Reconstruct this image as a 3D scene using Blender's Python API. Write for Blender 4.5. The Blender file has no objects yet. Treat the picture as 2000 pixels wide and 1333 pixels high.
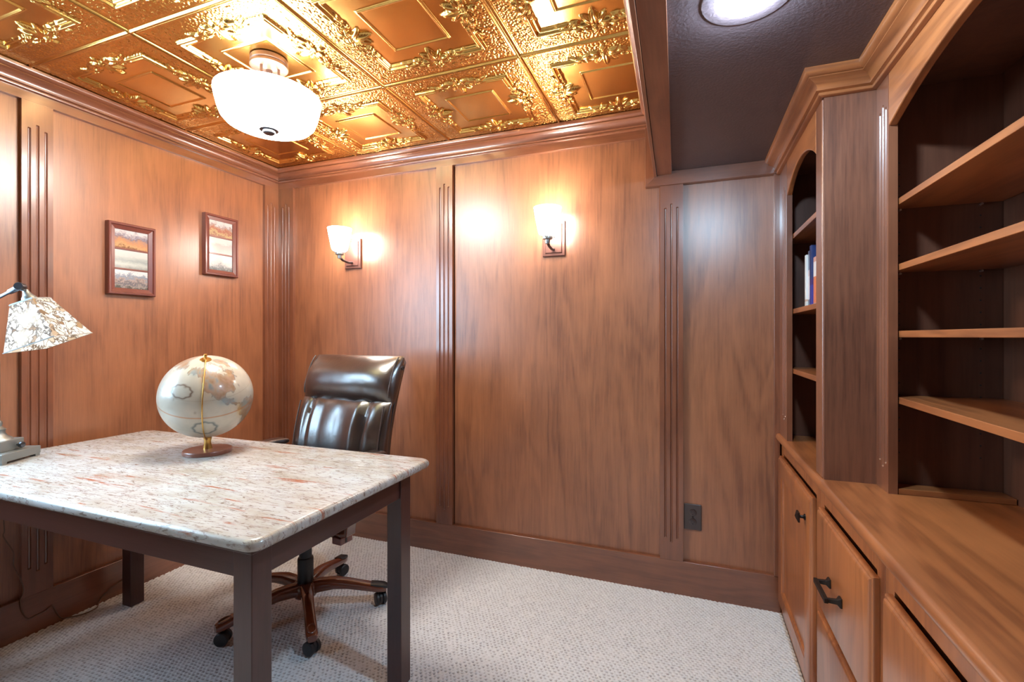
import bpy, math, random
import numpy as np
from mathutils import Matrix, Vector
random.seed(7)
PI = math.pi
SC = bpy.context.scene
COL = SC.collection

# ------------------------------------------------------------------ camera
cd = bpy.data.cameras.new('camera')
cam = bpy.data.objects.new('camera', cd)
COL.objects.link(cam)
cam.location = (0, 0, 1.2)
cam.rotation_euler = (PI / 2, 0, math.atan(345 / 922))
cd.sensor_width = 36.0
cd.lens = 36.0 * 922 / 2000
cd.shift_y = -8.5 / 2000
cd.clip_start = 0.02
SC.camera = cam

# ------------------------------------------------------------------ world, exposure, lights
w = bpy.data.worlds.new('world')
SC.world = w
w.use_nodes = True
w.node_tree.nodes['Background'].inputs[0].default_value = (0.75, 0.83, 1.0, 1)
w.node_tree.nodes['Background'].inputs[1].default_value = 0.6
SC.view_settings.view_transform = 'Standard'
SC.view_settings.look = 'None'
SC.view_settings.gamma = 1.0
SC.view_settings.use_curve_mapping = False
SC.view_settings.exposure = 0.85
SC.cycles.use_denoising = True
SC.cycles.max_bounces = 8
SC.cycles.sample_clamp_indirect = 6.0
SC.cycles.caustics_reflective = True


# all light comes from the lit lamps and the window pane built below; these are their radiances
BOWL_E, SCONCE_E, DISC_E, WINDOW_E = 35.0, 27.0, 400.0, 10.5
WINDOW_Y, WINDOW_Z = (-0.15, 0.90), (1.0, 1.93)

# ------------------------------------------------------------------ helpers
WORLD = {}


class MB:
    def __init__(self):
        self.v, self.f = [], []

    def add(self, vs, fs):
        n = len(self.v)
        self.v += [tuple(p) for p in vs]
        self.f += [tuple(i + n for i in f) for f in fs]
        return self

    def box(self, x0, x1, y0, y1, z0, z1):
        if x0 > x1: x0, x1 = x1, x0
        if y0 > y1: y0, y1 = y1, y0
        if z0 > z1: z0, z1 = z1, z0
        vs = [(x0, y0, z0), (x1, y0, z0), (x1, y1, z0), (x0, y1, z0), (x0, y0, z1), (x1, y0, z1), (x1, y1, z1), (x0, y1, z1)]
        return self.add(vs, [(0, 3, 2, 1), (4, 5, 6, 7), (0, 1, 5, 4), (1, 2, 6, 5), (2, 3, 7, 6), (3, 0, 4, 7)])

    def hexa(self, b, t):
        """two quads (bottom, top), counter-clockwise from above"""
        return self.add(list(b) + list(t), [(0, 3, 2, 1), (4, 5, 6, 7), (0, 1, 5, 4), (1, 2, 6, 5), (2, 3, 7, 6), (3, 0, 4, 7)])

    def rings(self, rings, close=True, cap=True):
        n = len(rings[0])
        vs = [p for r in rings for p in r]
        fs = []
        for i in range(len(rings) - 1):
            for j in range(n if close else n - 1):
                k = (j + 1) % n
                fs.append((i * n + j, i * n + k, (i + 1) * n + k, (i + 1) * n + j))
        if cap and close:
            fs.append(tuple(reversed(range(n))))
            fs.append(tuple((len(rings) - 1) * n + j for j in range(n)))
        return self.add(vs, fs)

    def lathe(self, prof, c=(0, 0, 0), axis=(0, 0, 1), n=40, cap=True):
        a = Vector(axis).normalized()
        u = a.orthogonal().normalized()
        if abs(a.z) > 0.999:
            u = Vector((1, 0, 0))
        w_ = a.cross(u)
        c = Vector(c)
        R_ = []
        for r, h in prof:
            r = max(r, 1e-5)
            R_.append([c + a * h + (u * math.cos(t) + w_ * math.sin(t)) * r for t in [2 * PI * k / n for k in range(n)]])
        return self.rings(R_, True, cap)

    def tube(self, pts, r, n=10, cap=True):
        pts = [Vector(p) for p in pts]
        rr = r if hasattr(r, '__len__') else [r] * len(pts)
        T0 = (pts[1] - pts[0]).normalized()
        u = T0.orthogonal().normalized()
        R_ = []
        for i, p in enumerate(pts):
            if i == 0: t = pts[1] - pts[0]
            elif i == len(pts) - 1: t = pts[-1] - pts[-2]
            else: t = pts[i + 1] - pts[i - 1]
            t.normalize()
            u = (u - t * u.dot(t)).normalized()
            v = t.cross(u)
            R_.append([p + (u * math.cos(a) + v * math.sin(a)) * rr[i] for a in [2 * PI * k / n for k in range(n)]])
        return self.rings(R_, True, cap)

    def xform(self, M):
        self.v = [tuple(M @ Vector(p)) for p in self.v]
        return self

    def build(self, name, mat, parent=None, bevel=0, smooth=None, seg=2, recalc=False):
        me = bpy.data.meshes.new(name)
        me.from_pydata([tuple(p) for p in self.v], [], self.f)
        if recalc:
            import bmesh
            bm = bmesh.new(); bm.from_mesh(me)
            bmesh.ops.recalc_face_normals(bm, faces=bm.faces)
            bm.to_mesh(me); bm.free()
        me.materials.append(mat)
        if smooth is not None:
            me.shade_smooth()
            me.set_sharp_from_angle(angle=math.radians(smooth))
        o = bpy.data.objects.new(name, me)
        COL.objects.link(o)
        if parent is not None:
            o.parent = parent
            o.matrix_parent_inverse = WORLD.get(parent.name, Matrix.Identity(4)).inverted()
        if bevel:
            b = o.modifiers.new('bevel', 'BEVEL')
            b.width = bevel
            b.segments = seg
            b.limit_method = 'ANGLE'
            b.angle_limit = math.radians(40)
            if smooth is None:
                me.shade_smooth()
                me.set_sharp_from_angle(angle=math.radians(50))
                b.harden_normals = True
        return o


def box(name, mat, parent, x0, x1, y0, y1, z0, z1, bevel=0.0):
    return MB().box(x0, x1, y0, y1, z0, z1).build(name, mat, parent, bevel)


def tag(o, label=None, cat=None, group=None, kind=None):
    if label: o['label'] = label
    if cat: o['category'] = cat
    if group: o['group'] = group
    if kind: o['kind'] = kind
    return o


def thing(name, loc, label, cat, group=None, rz=0.0):
    o = bpy.data.objects.new(name, None)
    o.empty_display_size = 0.05
    o.location = loc
    o.rotation_euler = (0, 0, rz)
    COL.objects.link(o)
    WORLD[o.name] = Matrix.Translation(loc) @ Matrix.Rotation(rz, 4, 'Z')
    return tag(o, label, cat, group)


def struct(o, label=None):
    return tag(o, label, kind='structure')


def copy_tree(o, kids, parent=None):
    c = o.copy()
    COL.objects.link(c)
    if parent is not None:
        c.parent = parent
    for k in kids.get(o.name, []):
        copy_tree(k, kids, c)
    return c


def kids_map():
    m = {}
    for o in COL.objects:
        if o.parent: m.setdefault(o.parent.name, []).append(o)
    return m


def sweep(prof, path, segs=None, z0=0.0):
    """prof: (out, up) points; path: plan points, 'out' is to the right of travel; returns one MB per segment, mitred"""
    P = [Vector((p[0], p[1])) for p in path]
    D = [(P[i + 1] - P[i]).normalized() for i in range(len(P) - 1)]
    N = [Vector((d.y, -d.x)) for d in D]
    M = []
    for i in range(len(P)):
        if i == 0: M.append(N[0])
        elif i == len(P) - 1: M.append(N[-1])
        else:
            m = (N[i - 1] + N[i]).normalized()
            M.append(m / max(0.2, m.dot(N[i])))
    out = []
    for i in range(len(P) - 1):
        b = MB()
        rg = []
        for k in (i, i + 1):
            rg.append([(P[k].x + M[k].x * o_, P[k].y + M[k].y * o_, z0 + u_) for o_, u_ in prof])
        b.rings(rg, True, True)
        out.append(b)
    return out


# ------------------------------------------------------------------ materials
def newmat(name):
    m = bpy.data.materials.new(name)
    m.use_nodes = True
    nt = m.node_tree
    return m, nt, nt.nodes, nt.links, nt.nodes['Principled BSDF']


def node(N, t, **kw):
    n = N.new(t)
    for k, v in kw.items():
        if k in ('operation', 'blend_type', 'data_type', 'noise_dimensions', 'wave_type', 'bands_direction', 'feature', 'distance', 'attribute_name', 'voronoi_dimensions', 'noise_type'):
            setattr(n, k, v)
        else:
            n.inputs[k].default_value = v
    return n


def ramp(N, stops):
    r = N.new('ShaderNodeValToRGB')
    els = r.color_ramp.elements
    while len(els) < len(stops): els.new(0.5)
    for e, (p, c) in zip(els, stops):
        e.position = p
        e.color = (c[0], c[1], c[2], 1)
    return r


def plain(name, col, rough=0.5, metal=0.0, spec=0.5, bump=0, bscale=60, coat=0.0, var=0.06, emit=None, estr=0):
    m, nt, N, L, P = newmat(name)
    tc = N.new('ShaderNodeTexCoord')
    nz = node(N, 'ShaderNodeTexNoise', Scale=14.0, Detail=4.0)
    L.new(tc.outputs['Object'], nz.inputs['Vector'])
    r = ramp(N, [(0.3, [c * (1 - var) for c in col]), (0.7, [min(1, c * (1 + var)) for c in col])])
    L.new(nz.outputs['Fac'], r.inputs['Fac'])
    L.new(r.outputs['Color'], P.inputs['Base Color'])
    P.inputs['Roughness'].default_value = rough
    P.inputs['Metallic'].default_value = metal
    P.inputs['Specular IOR Level'].default_value = spec
    P.inputs['Coat Weight'].default_value = coat
    P.inputs['Coat Roughness'].default_value = 0.12
    if bump:
        nb = node(N, 'ShaderNodeTexNoise', Scale=float(bscale), Detail=3.0)
        L.new(tc.outputs['Object'], nb.inputs['Vector'])
        b = node(N, 'ShaderNodeBump', Strength=bump, Distance=0.004)
        L.new(nb.outputs['Fac'], b.inputs['Height'])
        L.new(b.outputs['Normal'], P.inputs['Normal'])
    if emit:
        P.inputs['Emission Color'].default_value = (*emit, 1)
        P.inputs['Emission Strength'].default_value = estr
    return m


def wood(name, dark, light, axis='z', rough=0.36, coat=0.35, figure=1.0, pore=0.5, crough=0.22):
    m, nt, N, L, P = newmat(name)
    tc = N.new('ShaderNodeTexCoord')
    oi = N.new('ShaderNodeObjectInfo')
    off = node(N, 'ShaderNodeVectorMath', operation='SCALE')
    cb = N.new('ShaderNodeCombineXYZ')
    L.new(oi.outputs['Random'], cb.inputs[0]); L.new(oi.outputs['Random'], cb.inputs[2])
    L.new(cb.outputs[0], off.inputs[0]); off.inputs['Scale'].default_value = 31.0
    add = node(N, 'ShaderNodeVectorMath', operation='ADD')
    L.new(tc.outputs['Object'], add.inputs[0]); L.new(off.outputs[0], add.inputs[1])
    ax = 'xyz'.index(axis)

    def mapped(across, along):
        mp = N.new('ShaderNodeMapping')
        s = [across] * 3
        s[ax] = along
        mp.inputs['Scale'].default_value = s
        L.new(add.outputs[0], mp.inputs['Vector'])
        return mp.outputs[0]
    # cathedral figure: distorted bands
    n1 = node(N, 'ShaderNodeTexNoise', Scale=1.0, Detail=3.0, Roughness=0.5, Distortion=0.6)
    L.new(mapped(6.0, 0.8), n1.inputs['Vector'])
    mul = node(N, 'ShaderNodeMath', operation='MULTIPLY'); mul.inputs[1].default_value = 42.0
    L.new(n1.outputs['Fac'], mul.inputs[0])
    sn = node(N, 'ShaderNodeMath', operation='SINE'); L.new(mul.outputs[0], sn.inputs[0])
    # blotches of the stain
    n2 = node(N, 'ShaderNodeTexNoise', Scale=1.0, Detail=5.0, Roughness=0.55)
    L.new(mapped(4.5, 2.6), n2.inputs['Vector'])
    # fibres
    n3 = node(N, 'ShaderNodeTexNoise', Scale=1.0, Detail=6.0, Roughness=0.65)
    L.new(mapped(130.0, 6.0), n3.inputs['Vector'])
    n2s = node(N, 'ShaderNodeMath', operation='MULTIPLY'); n2s.inputs[1].default_value = 0.60
    L.new(n2.outputs['Fac'], n2s.inputs[0])
    a = node(N, 'ShaderNodeMath', operation='MULTIPLY_ADD'); a.inputs[1].default_value = 0.045 * figure
    L.new(sn.outputs[0], a.inputs[0]); L.new(n2s.outputs[0], a.inputs[2])
    b = node(N, 'ShaderNodeMath', operation='MULTIPLY_ADD'); b.inputs[1].default_value = 0.60 * pore
    L.new(n3.outputs['Fac'], b.inputs[0]); L.new(a.outputs[0], b.inputs[2])
    o0 = 0.30 + 0.30 * pore
    r = ramp(N, [(o0 - 0.20, dark), (o0, [d * 0.4 + l * 0.6 for d, l in zip(dark, light)]), (o0 + 0.20, light)])
    L.new(b.outputs[0], r.inputs['Fac'])
    L.new(r.outputs['Color'], P.inputs['Base Color'])
    P.inputs['Roughness'].default_value = rough
    P.inputs['Coat Weight'].default_value = coat
    P.inputs['Coat Roughness'].default_value = crough
    P.inputs['Coat IOR'].default_value = 1.62
    bp = node(N, 'ShaderNodeBump', Strength=0.12, Distance=0.002)
    L.new(n3.outputs['Fac'], bp.inputs['Height'])
    L.new(bp.outputs['Normal'], P.inputs['Normal'])
    return m


def emit_mat(name, col, strength):
    m, nt, N, L, P = newmat(name)
    P.inputs['Base Color'].default_value = (0.9, 0.9, 0.88, 1)
    P.inputs['Roughness'].default_value = 0.25
    P.inputs['Emission Color'].default_value = (*col, 1)
    P.inputs['Emission Strength'].default_value = strength
    return m


W = {}
for ax in 'xyz':
    W['trim' + ax] = wood('cherry_trim_' + ax, (0.125, 0.038, 0.018), (0.27, 0.092, 0.042), ax, coat=1.0, crough=0.2)
    W['cab' + ax] = wood('cherry_cabinet_' + ax, (0.165, 0.044, 0.013), (0.42, 0.135, 0.040), ax, rough=0.36, figure=1.7, coat=0.5)
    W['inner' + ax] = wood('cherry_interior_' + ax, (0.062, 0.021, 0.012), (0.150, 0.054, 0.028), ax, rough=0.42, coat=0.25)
    W['desk' + ax] = wood('mahogany_desk_' + ax, (0.042, 0.014, 0.011), (0.082, 0.030, 0.024), ax, rough=0.34, coat=0.2, figure=0.5)
W['panel'] = wood('cherry_panel', (0.180, 0.060, 0.026), (0.39, 0.150, 0.064), 'z', rough=0.38, coat=1.0, figure=1.3, pore=0.9, crough=0.35)
W['side'] = wood('cherry_shaded_side', (0.095, 0.032, 0.017), (0.22, 0.078, 0.039), 'z', rough=0.40, coat=0.5, figure=0.3, pore=1.3, crough=0.3)  # darker cherry; shade on the side turned from the lamps is put into its colour
W['frame'] = wood('frame_wood', (0.13, 0.035, 0.028), (0.21, 0.06, 0.045), 'z', rough=0.3, coat=0.4, figure=0.3)
W['chair'] = wood('chair_wood', (0.085, 0.017, 0.007), (0.18, 0.042, 0.014), 'x', rough=0.16, coat=0.8, figure=0.4, crough=0.06)
W['globe'] = wood('walnut_base', (0.16, 0.055, 0.035), (0.27, 0.10, 0.065), 'x', rough=0.35)
M_soffit = plain('brown_soffit_paint', (0.080, 0.050, 0.052), 0.46, bump=0.28, bscale=130, spec=0.8, coat=0.3)
M_copper = None
M_bronze = plain('oil_rubbed_bronze', (0.045, 0.035, 0.030), 0.35, metal=0.85)
M_nickel = plain('brushed_nickel', (0.36, 0.38, 0.38), 0.35, metal=0.9)
M_pewter = plain('antique_pewter', (0.30, 0.32, 0.31), 0.42, metal=0.75, bump=0.1)
M_gun = plain('gunmetal', (0.12, 0.13, 0.15), 0.28, metal=0.9)
M_plate = plain('sconce_backplate', (0.20, 0.09, 0.07), 0.35, metal=0.5)
M_brass = plain('brass', (0.62, 0.36, 0.10), 0.28, metal=0.95)
M_black = plain('black_plastic', (0.018, 0.018, 0.02), 0.42)
M_outlet = plain('brown_outlet_plastic', (0.045, 0.028, 0.026), 0.3, coat=0.6)
M_canopy = plain('canopy_metal', (0.20, 0.12, 0.09), 0.4, metal=0.6)
M_white = plain('white_paint', (0.75, 0.73, 0.70), 0.6)
M_pin = plain('steel_pin', (0.7, 0.7, 0.7), 0.3, metal=1.0)
M_thread = plain('seam_leather', (0.07, 0.05, 0.045), 0.35)
M_cord = plain('lamp_cord', (0.16, 0.08, 0.045), 0.35)
M_paper = plain('book_paper', (0.75, 0.73, 0.68), 0.8)


M_bowl = emit_mat('lit_bowl_glass', (1.0, 0.95, 0.89), BOWL_E)
M_bowl_in = emit_mat('lit_bowl_inner_glass', (1.0, 0.95, 0.89), 6.0)
M_scglass = emit_mat('lit_sconce_glass', (1.0, 0.92, 0.83), SCONCE_E)
M_disc = emit_mat('lit_downlight', (0.52, 0.77, 1.0), DISC_E)


def leather_mat():
    m, nt, N, L, P = newmat('dark_brown_leather')
    tc = N.new('ShaderNodeTexCoord')
    n1 = node(N, 'ShaderNodeTexNoise', Scale=9.0, Detail=4.0)
    L.new(tc.outputs['Object'], n1.inputs['Vector'])
    r = ramp(N, [(0.3, (0.012, 0.0065, 0.0055)), (0.75, (0.034, 0.018, 0.015))])
    L.new(n1.outputs['Fac'], r.inputs['Fac'])
    L.new(r.outputs['Color'], P.inputs['Base Color'])
    P.inputs['Roughness'].default_value = 0.28
    P.inputs['Specular IOR Level'].default_value = 1.0
    P.inputs['Coat Weight'].default_value = 1.0
    P.inputs['Coat IOR'].default_value = 1.8
    P.inputs['Coat Roughness'].default_value = 0.27
    v = node(N, 'ShaderNodeTexVoronoi', Scale=260.0)
    L.new(tc.outputs['Object'], v.inputs['Vector'])
    n2 = node(N, 'ShaderNodeTexNoise', Scale=26.0, Detail=5.0, Distortion=0.8)
    L.new(tc.outputs['Object'], n2.inputs['Vector'])
    b1 = node(N, 'ShaderNodeBump', Strength=0.10, Distance=0.0015)
    L.new(v.outputs['Distance'], b1.inputs['Height'])
    b2 = node(N, 'ShaderNodeBump', Strength=0.22, Distance=0.006)
    L.new(n2.outputs['Fac'], b2.inputs['Height'])
    L.new(b1.outputs['Normal'], b2.inputs['Normal'])
    L.new(b2.outputs['Normal'], P.inputs['Normal'])
    return m


M_leather = leather_mat()


def copper_mat():
    m, nt, N, L, P = newmat('pressed_copper_tin')
    tc = N.new('ShaderNodeTexCoord')
    n1 = node(N, 'ShaderNodeTexNoise', Scale=3.0, Detail=3.0)
    L.new(tc.outputs['Object'], n1.inputs['Vector'])
    r = ramp(N, [(0.3, (0.70, 0.39, 0.10)), (0.7, (0.84, 0.52, 0.15))])
    L.new(n1.outputs['Fac'], r.inputs['Fac'])
    L.new(r.outputs['Color'], P.inputs['Base Color'])
    P.inputs['Metallic'].default_value = 1.0
    P.inputs['Roughness'].default_value = 0.22
    nb = node(N, 'ShaderNodeTexNoise', Scale=16.0, Detail=2.0)
    L.new(tc.outputs['Object'], nb.inputs['Vector'])
    b = node(N, 'ShaderNodeBump', Strength=0.12, Distance=0.004)
    L.new(nb.outputs['Fac'], b.inputs['Height'])
    L.new(b.outputs['Normal'], P.inputs['Normal'])
    return m


M_copper = copper_mat()


def granite_mat():
    m, nt, N, L, P = newmat('cream_granite')
    tc = N.new('ShaderNodeTexCoord')

    def ns(scale, det, s, rough=0.6, dist=0.0):
        mp = N.new('ShaderNodeMapping'); mp.inputs['Scale'].default_value = s
        mp.inputs['Rotation'].default_value = (0, 0, 0.10)
        L.new(tc.outputs['Object'], mp.inputs['Vector'])
        n = node(N, 'ShaderNodeTexNoise', Scale=scale, Detail=det, Roughness=rough, Distortion=dist)
        L.new(mp.outputs[0], n.inputs['Vector'])
        return n.outputs['Fac']
    base = ramp(N, [(0.32, (0.42, 0.385, 0.32)), (0.5, (0.50, 0.495, 0.47)), (0.68, (0.55, 0.575, 0.58))])
    L.new(ns(7, 6, (1, 2.2, 1)), base.inputs['Fac'])
    # short grey-brown flecks, drawn out along x
    fl = ramp(N, [(0.565, (0, 0, 0)), (0.63, (1, 1, 1))])
    L.new(ns(34, 5, (1, 3.4, 2.4), 0.68, 0.5), fl.inputs['Fac'])
    m1 = node(N, 'ShaderNodeMix', data_type='RGBA')
    L.new(fl.outputs['Color'], m1.inputs['Factor'])
    L.new(base.outputs['Color'], m1.inputs['A']); m1.inputs['B'].default_value = (0.24, 0.19, 0.155, 1)
    # fine dark veins
    v1 = ramp(N, [(0.485, (0, 0, 0)), (0.5, (0.75, 0.75, 0.75)), (0.515, (0, 0, 0))])
    L.new(ns(4.5, 8, (1, 7.5, 2), 0.62, 0.25), v1.inputs['Fac'])
    m2 = node(N, 'ShaderNodeMix', data_type='RGBA')
    L.new(v1.outputs['Color'], m2.inputs['Factor'])
    L.new(m1.outputs['Result'], m2.inputs['A']); m2.inputs['B'].default_value = (0.22, 0.14, 0.11, 1)
    # rusty streaks
    v2 = ramp(N, [(0.585, (0, 0, 0)), (0.66, (1, 1, 1))])
    L.new(ns(3.6, 7, (1, 9, 2), 0.66, 0.25), v2.inputs['Fac'])
    m3 = node(N, 'ShaderNodeMix', data_type='RGBA')
    L.new(v2.outputs['Color'], m3.inputs['Factor'])
    L.new(m2.outputs['Result'], m3.inputs['A']); m3.inputs['B'].default_value = (0.36, 0.13, 0.07, 1)
    L.new(m3.outputs['Result'], P.inputs['Base Color'])
    P.inputs['Roughness'].default_value = 0.22
    return m


M_granite = granite_mat()


def attr_mat(name, attr, rough=0.9, coat=0.0, noise=0.0, nscale=400, bump=0.0, sheen=0.0):
    m, nt, N, L, P = newmat(name)
    a = N.new('ShaderNodeAttribute'); a.attribute_name = attr
    tc = N.new('ShaderNodeTexCoord')
    nz = node(N, 'ShaderNodeTexNoise', Scale=float(nscale), Detail=3.0)
    L.new(tc.outputs['Object'], nz.inputs['Vector'])
    r = ramp(N, [(0.25, [1 - noise] * 3), (0.7, [1, 1, 1])])
    L.new(nz.outputs['Fac'], r.inputs['Fac'])
    mx = node(N, 'ShaderNodeMix', data_type='RGBA', blend_type='MULTIPLY', Factor=1.0)
    L.new(a.outputs['Color'], mx.inputs['A']); L.new(r.outputs['Color'], mx.inputs['B'])
    L.new(mx.outputs['Result'], P.inputs['Base Color'])
    P.inputs['Roughness'].default_value = rough
    P.inputs['Coat Weight'].default_value = coat
    P.inputs['Coat Roughness'].default_value = 0.1
    P.inputs['Sheen Weight'].default_value = sheen
    if bump:
        b = node(N, 'ShaderNodeBump', Strength=bump, Distance=0.002)
        L.new(nz.outputs['Fac'], b.inputs['Height'])
        L.new(b.outputs['Normal'], P.inputs['Normal'])
    return m


def grid_mesh(name, X, Y, Z, mat, col=None, cname='tint', smooth=True, flip=False):
    """X,Y,Z: (ny, nx) arrays -> mesh"""
    ny, nx = X.shape
    co = np.stack([X, Y, Z], -1).reshape(-1, 3).astype(np.float32)
    idx = np.arange(nx * ny).reshape(ny, nx)
    q = np.stack([idx[:-1, :-1], idx[:-1, 1:], idx[1:, 1:], idx[1:, :-1]], -1).reshape(-1, 4)
    if flip: q = q[:, ::-1]
    me = bpy.data.meshes.new(name)
    me.vertices.add(len(co)); me.vertices.foreach_set('co', co.ravel())
    me.loops.add(q.size); me.loops.foreach_set('vertex_index', q.ravel().astype(np.int32))
    me.polygons.add(len(q)); me.polygons.foreach_set('loop_start', np.arange(0, q.size, 4, dtype=np.int32))
    me.polygons.foreach_set('loop_total', np.full(len(q), 4, np.int32))
    me.update(calc_edges=True)
    me.materials.append(mat)
    if col is not None:
        at = me.color_attributes.new(cname, 'FLOAT_COLOR', 'POINT')
        c4 = np.ones((len(co), 4), np.float32); c4[:, :3] = col.reshape(-1, 3)
        at.data.foreach_set('color', c4.ravel())
    if smooth: me.shade_smooth()
    return me


def link_mesh(name, me, parent=None):
    o = bpy.data.objects.new(name, me)
    COL.objects.link(o)
    if parent is not None:
        o.parent = parent
        o.matrix_parent_inverse = WORLD.get(parent.name, Matrix.Identity(4)).inverted()
    return o


# ------------------------------------------------------------------ room shell
XL, YB = -2.485, 2.33          # faces of stiles / baseboards, left and back walls
PR = 0.02                      # panels sit this far behind the stiles
ZB, ZR, ZC = 0.155, 2.15, 2.262
Y0 = -2.2

floor = struct(box('floor', plain('subfloor', (0.30, 0.27, 0.24), 0.9), None, -2.62, 0.95, Y0 - 0.1, 2.45, -0.09, -0.014))
wall_back = struct(box('wall_back', W['inner' + 'z'], None, -2.60, 0.95, YB + 0.032, YB + 0.12, -0.09, 2.32))
wlm = MB()
wlm.box(XL - 0.12, XL - 0.032, Y0, WINDOW_Y[0], -0.09, 2.32).box(XL - 0.12, XL - 0.032, WINDOW_Y[1], YB + 0.12, -0.09, 2.32)
wlm.box(XL - 0.12, XL - 0.032, WINDOW_Y[0], WINDOW_Y[1], -0.09, WINDOW_Z[0]).box(XL - 0.12, XL - 0.032, WINDOW_Y[0], WINDOW_Y[1], WINDOW_Z[1], 2.32)
wall_left = struct(wlm.build('wall_left', W['innerz'], None))
wall_right = struct(box('wall_right', W['inner' + 'z'], None, 0.84, 0.95, Y0, YB + 0.03, -0.09, 2.32))
# rear wall, and the window of the left wall, both outside the frame
wall_rear = struct(box('wall_rear', W['panel'], None, -2.60, 0.95, Y0 - 0.1, Y0, -0.09, 2.32))
wf = MB()
(wy0, wy1), (wz0, wz1) = WINDOW_Y, WINDOW_Z
wf.box(XL - 0.02, XL + 0.004, wy0 - 0.06, wy1 + 0.06, wz0 - 0.06, wz0).box(XL - 0.02, XL + 0.004, wy0 - 0.06, wy1 + 0.06, wz1, wz1 + 0.06)
wf.box(XL - 0.02, XL + 0.004, wy0 - 0.06, wy0, wz0, wz1).box(XL - 0.02, XL + 0.004, wy1, wy1 + 0.06, wz0, wz1)
wf.box(XL - 0.04, XL - 0.008, (wy0 + wy1) / 2 - 0.02, (wy0 + wy1) / 2 + 0.02, wz0, wz1)
win = struct(wf.build('window_1', W['trimz'], None, 0.002))
MB().box(XL - 0.05, XL - 0.042, wy0, wy1, wz0, wz1).build('pane', emit_mat('daylit_pane', (0.50, 0.76, 1.0), WINDOW_E), win)

# carpet: staggered loops with little holes between them
cx0, cx1, cy0, cy1, st = -2.485, 0.378, 0.80, 2.33, 0.003
gx = np.arange(cx0, cx1 + st * .5, st); gy = np.arange(cy0, cy1 + st * .5, st)
GX, GY = np.meshgrid(gx, gy)
rng = np.random.default_rng(3)
PX, PY = 0.0178, 0.0132
wob = 0.0022 * np.sin(GX * 23 + 1.3 * np.sin(GY * 17)) + 0.0018 * np.sin(GY * 31 + 2 * np.sin(GX * 13))
wob2 = 0.002 * np.sin(GX * 19 + GY * 27)
U = GX + wob; V = GY + wob2
jt = rng.normal(0, 1, (400, 400, 4))
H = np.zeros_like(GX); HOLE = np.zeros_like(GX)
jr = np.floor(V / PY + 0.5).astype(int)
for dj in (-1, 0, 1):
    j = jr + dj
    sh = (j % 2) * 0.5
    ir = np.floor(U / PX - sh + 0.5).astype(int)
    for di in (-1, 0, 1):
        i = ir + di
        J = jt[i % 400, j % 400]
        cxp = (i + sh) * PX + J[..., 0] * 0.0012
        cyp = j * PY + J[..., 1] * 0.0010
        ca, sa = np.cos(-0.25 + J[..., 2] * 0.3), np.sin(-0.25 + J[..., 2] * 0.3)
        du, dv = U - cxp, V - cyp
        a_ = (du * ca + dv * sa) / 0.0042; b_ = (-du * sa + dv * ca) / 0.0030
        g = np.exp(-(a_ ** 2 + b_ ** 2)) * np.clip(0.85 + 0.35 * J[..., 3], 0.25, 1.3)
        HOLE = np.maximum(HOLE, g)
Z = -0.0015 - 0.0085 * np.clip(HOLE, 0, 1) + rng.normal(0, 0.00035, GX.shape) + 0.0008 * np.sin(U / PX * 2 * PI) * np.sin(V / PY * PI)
yarn = np.array([0.77, 0.785, 0.80]); back = np.array([0.15, 0.11, 0.10])  # back: brown backing, darkened so the shade inside the holes is painted in
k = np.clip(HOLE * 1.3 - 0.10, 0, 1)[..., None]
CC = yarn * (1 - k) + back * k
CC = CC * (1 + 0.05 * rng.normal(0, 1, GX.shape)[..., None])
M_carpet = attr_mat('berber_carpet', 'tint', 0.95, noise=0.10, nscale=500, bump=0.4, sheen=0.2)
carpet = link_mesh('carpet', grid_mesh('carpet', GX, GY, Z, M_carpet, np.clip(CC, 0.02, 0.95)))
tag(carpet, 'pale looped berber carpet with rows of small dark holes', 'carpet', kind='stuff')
mc = plain('carpet_plain', (0.60, 0.55, 0.51), 0.95, bump=0.8, bscale=180)
cb_ = MB().box(-2.485, 0.378, Y0, 0.80, -0.014, -0.0015)
co_ = cb_.build('carpet_behind', mc, carpet); co_['kind'] = 'stuff'


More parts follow.
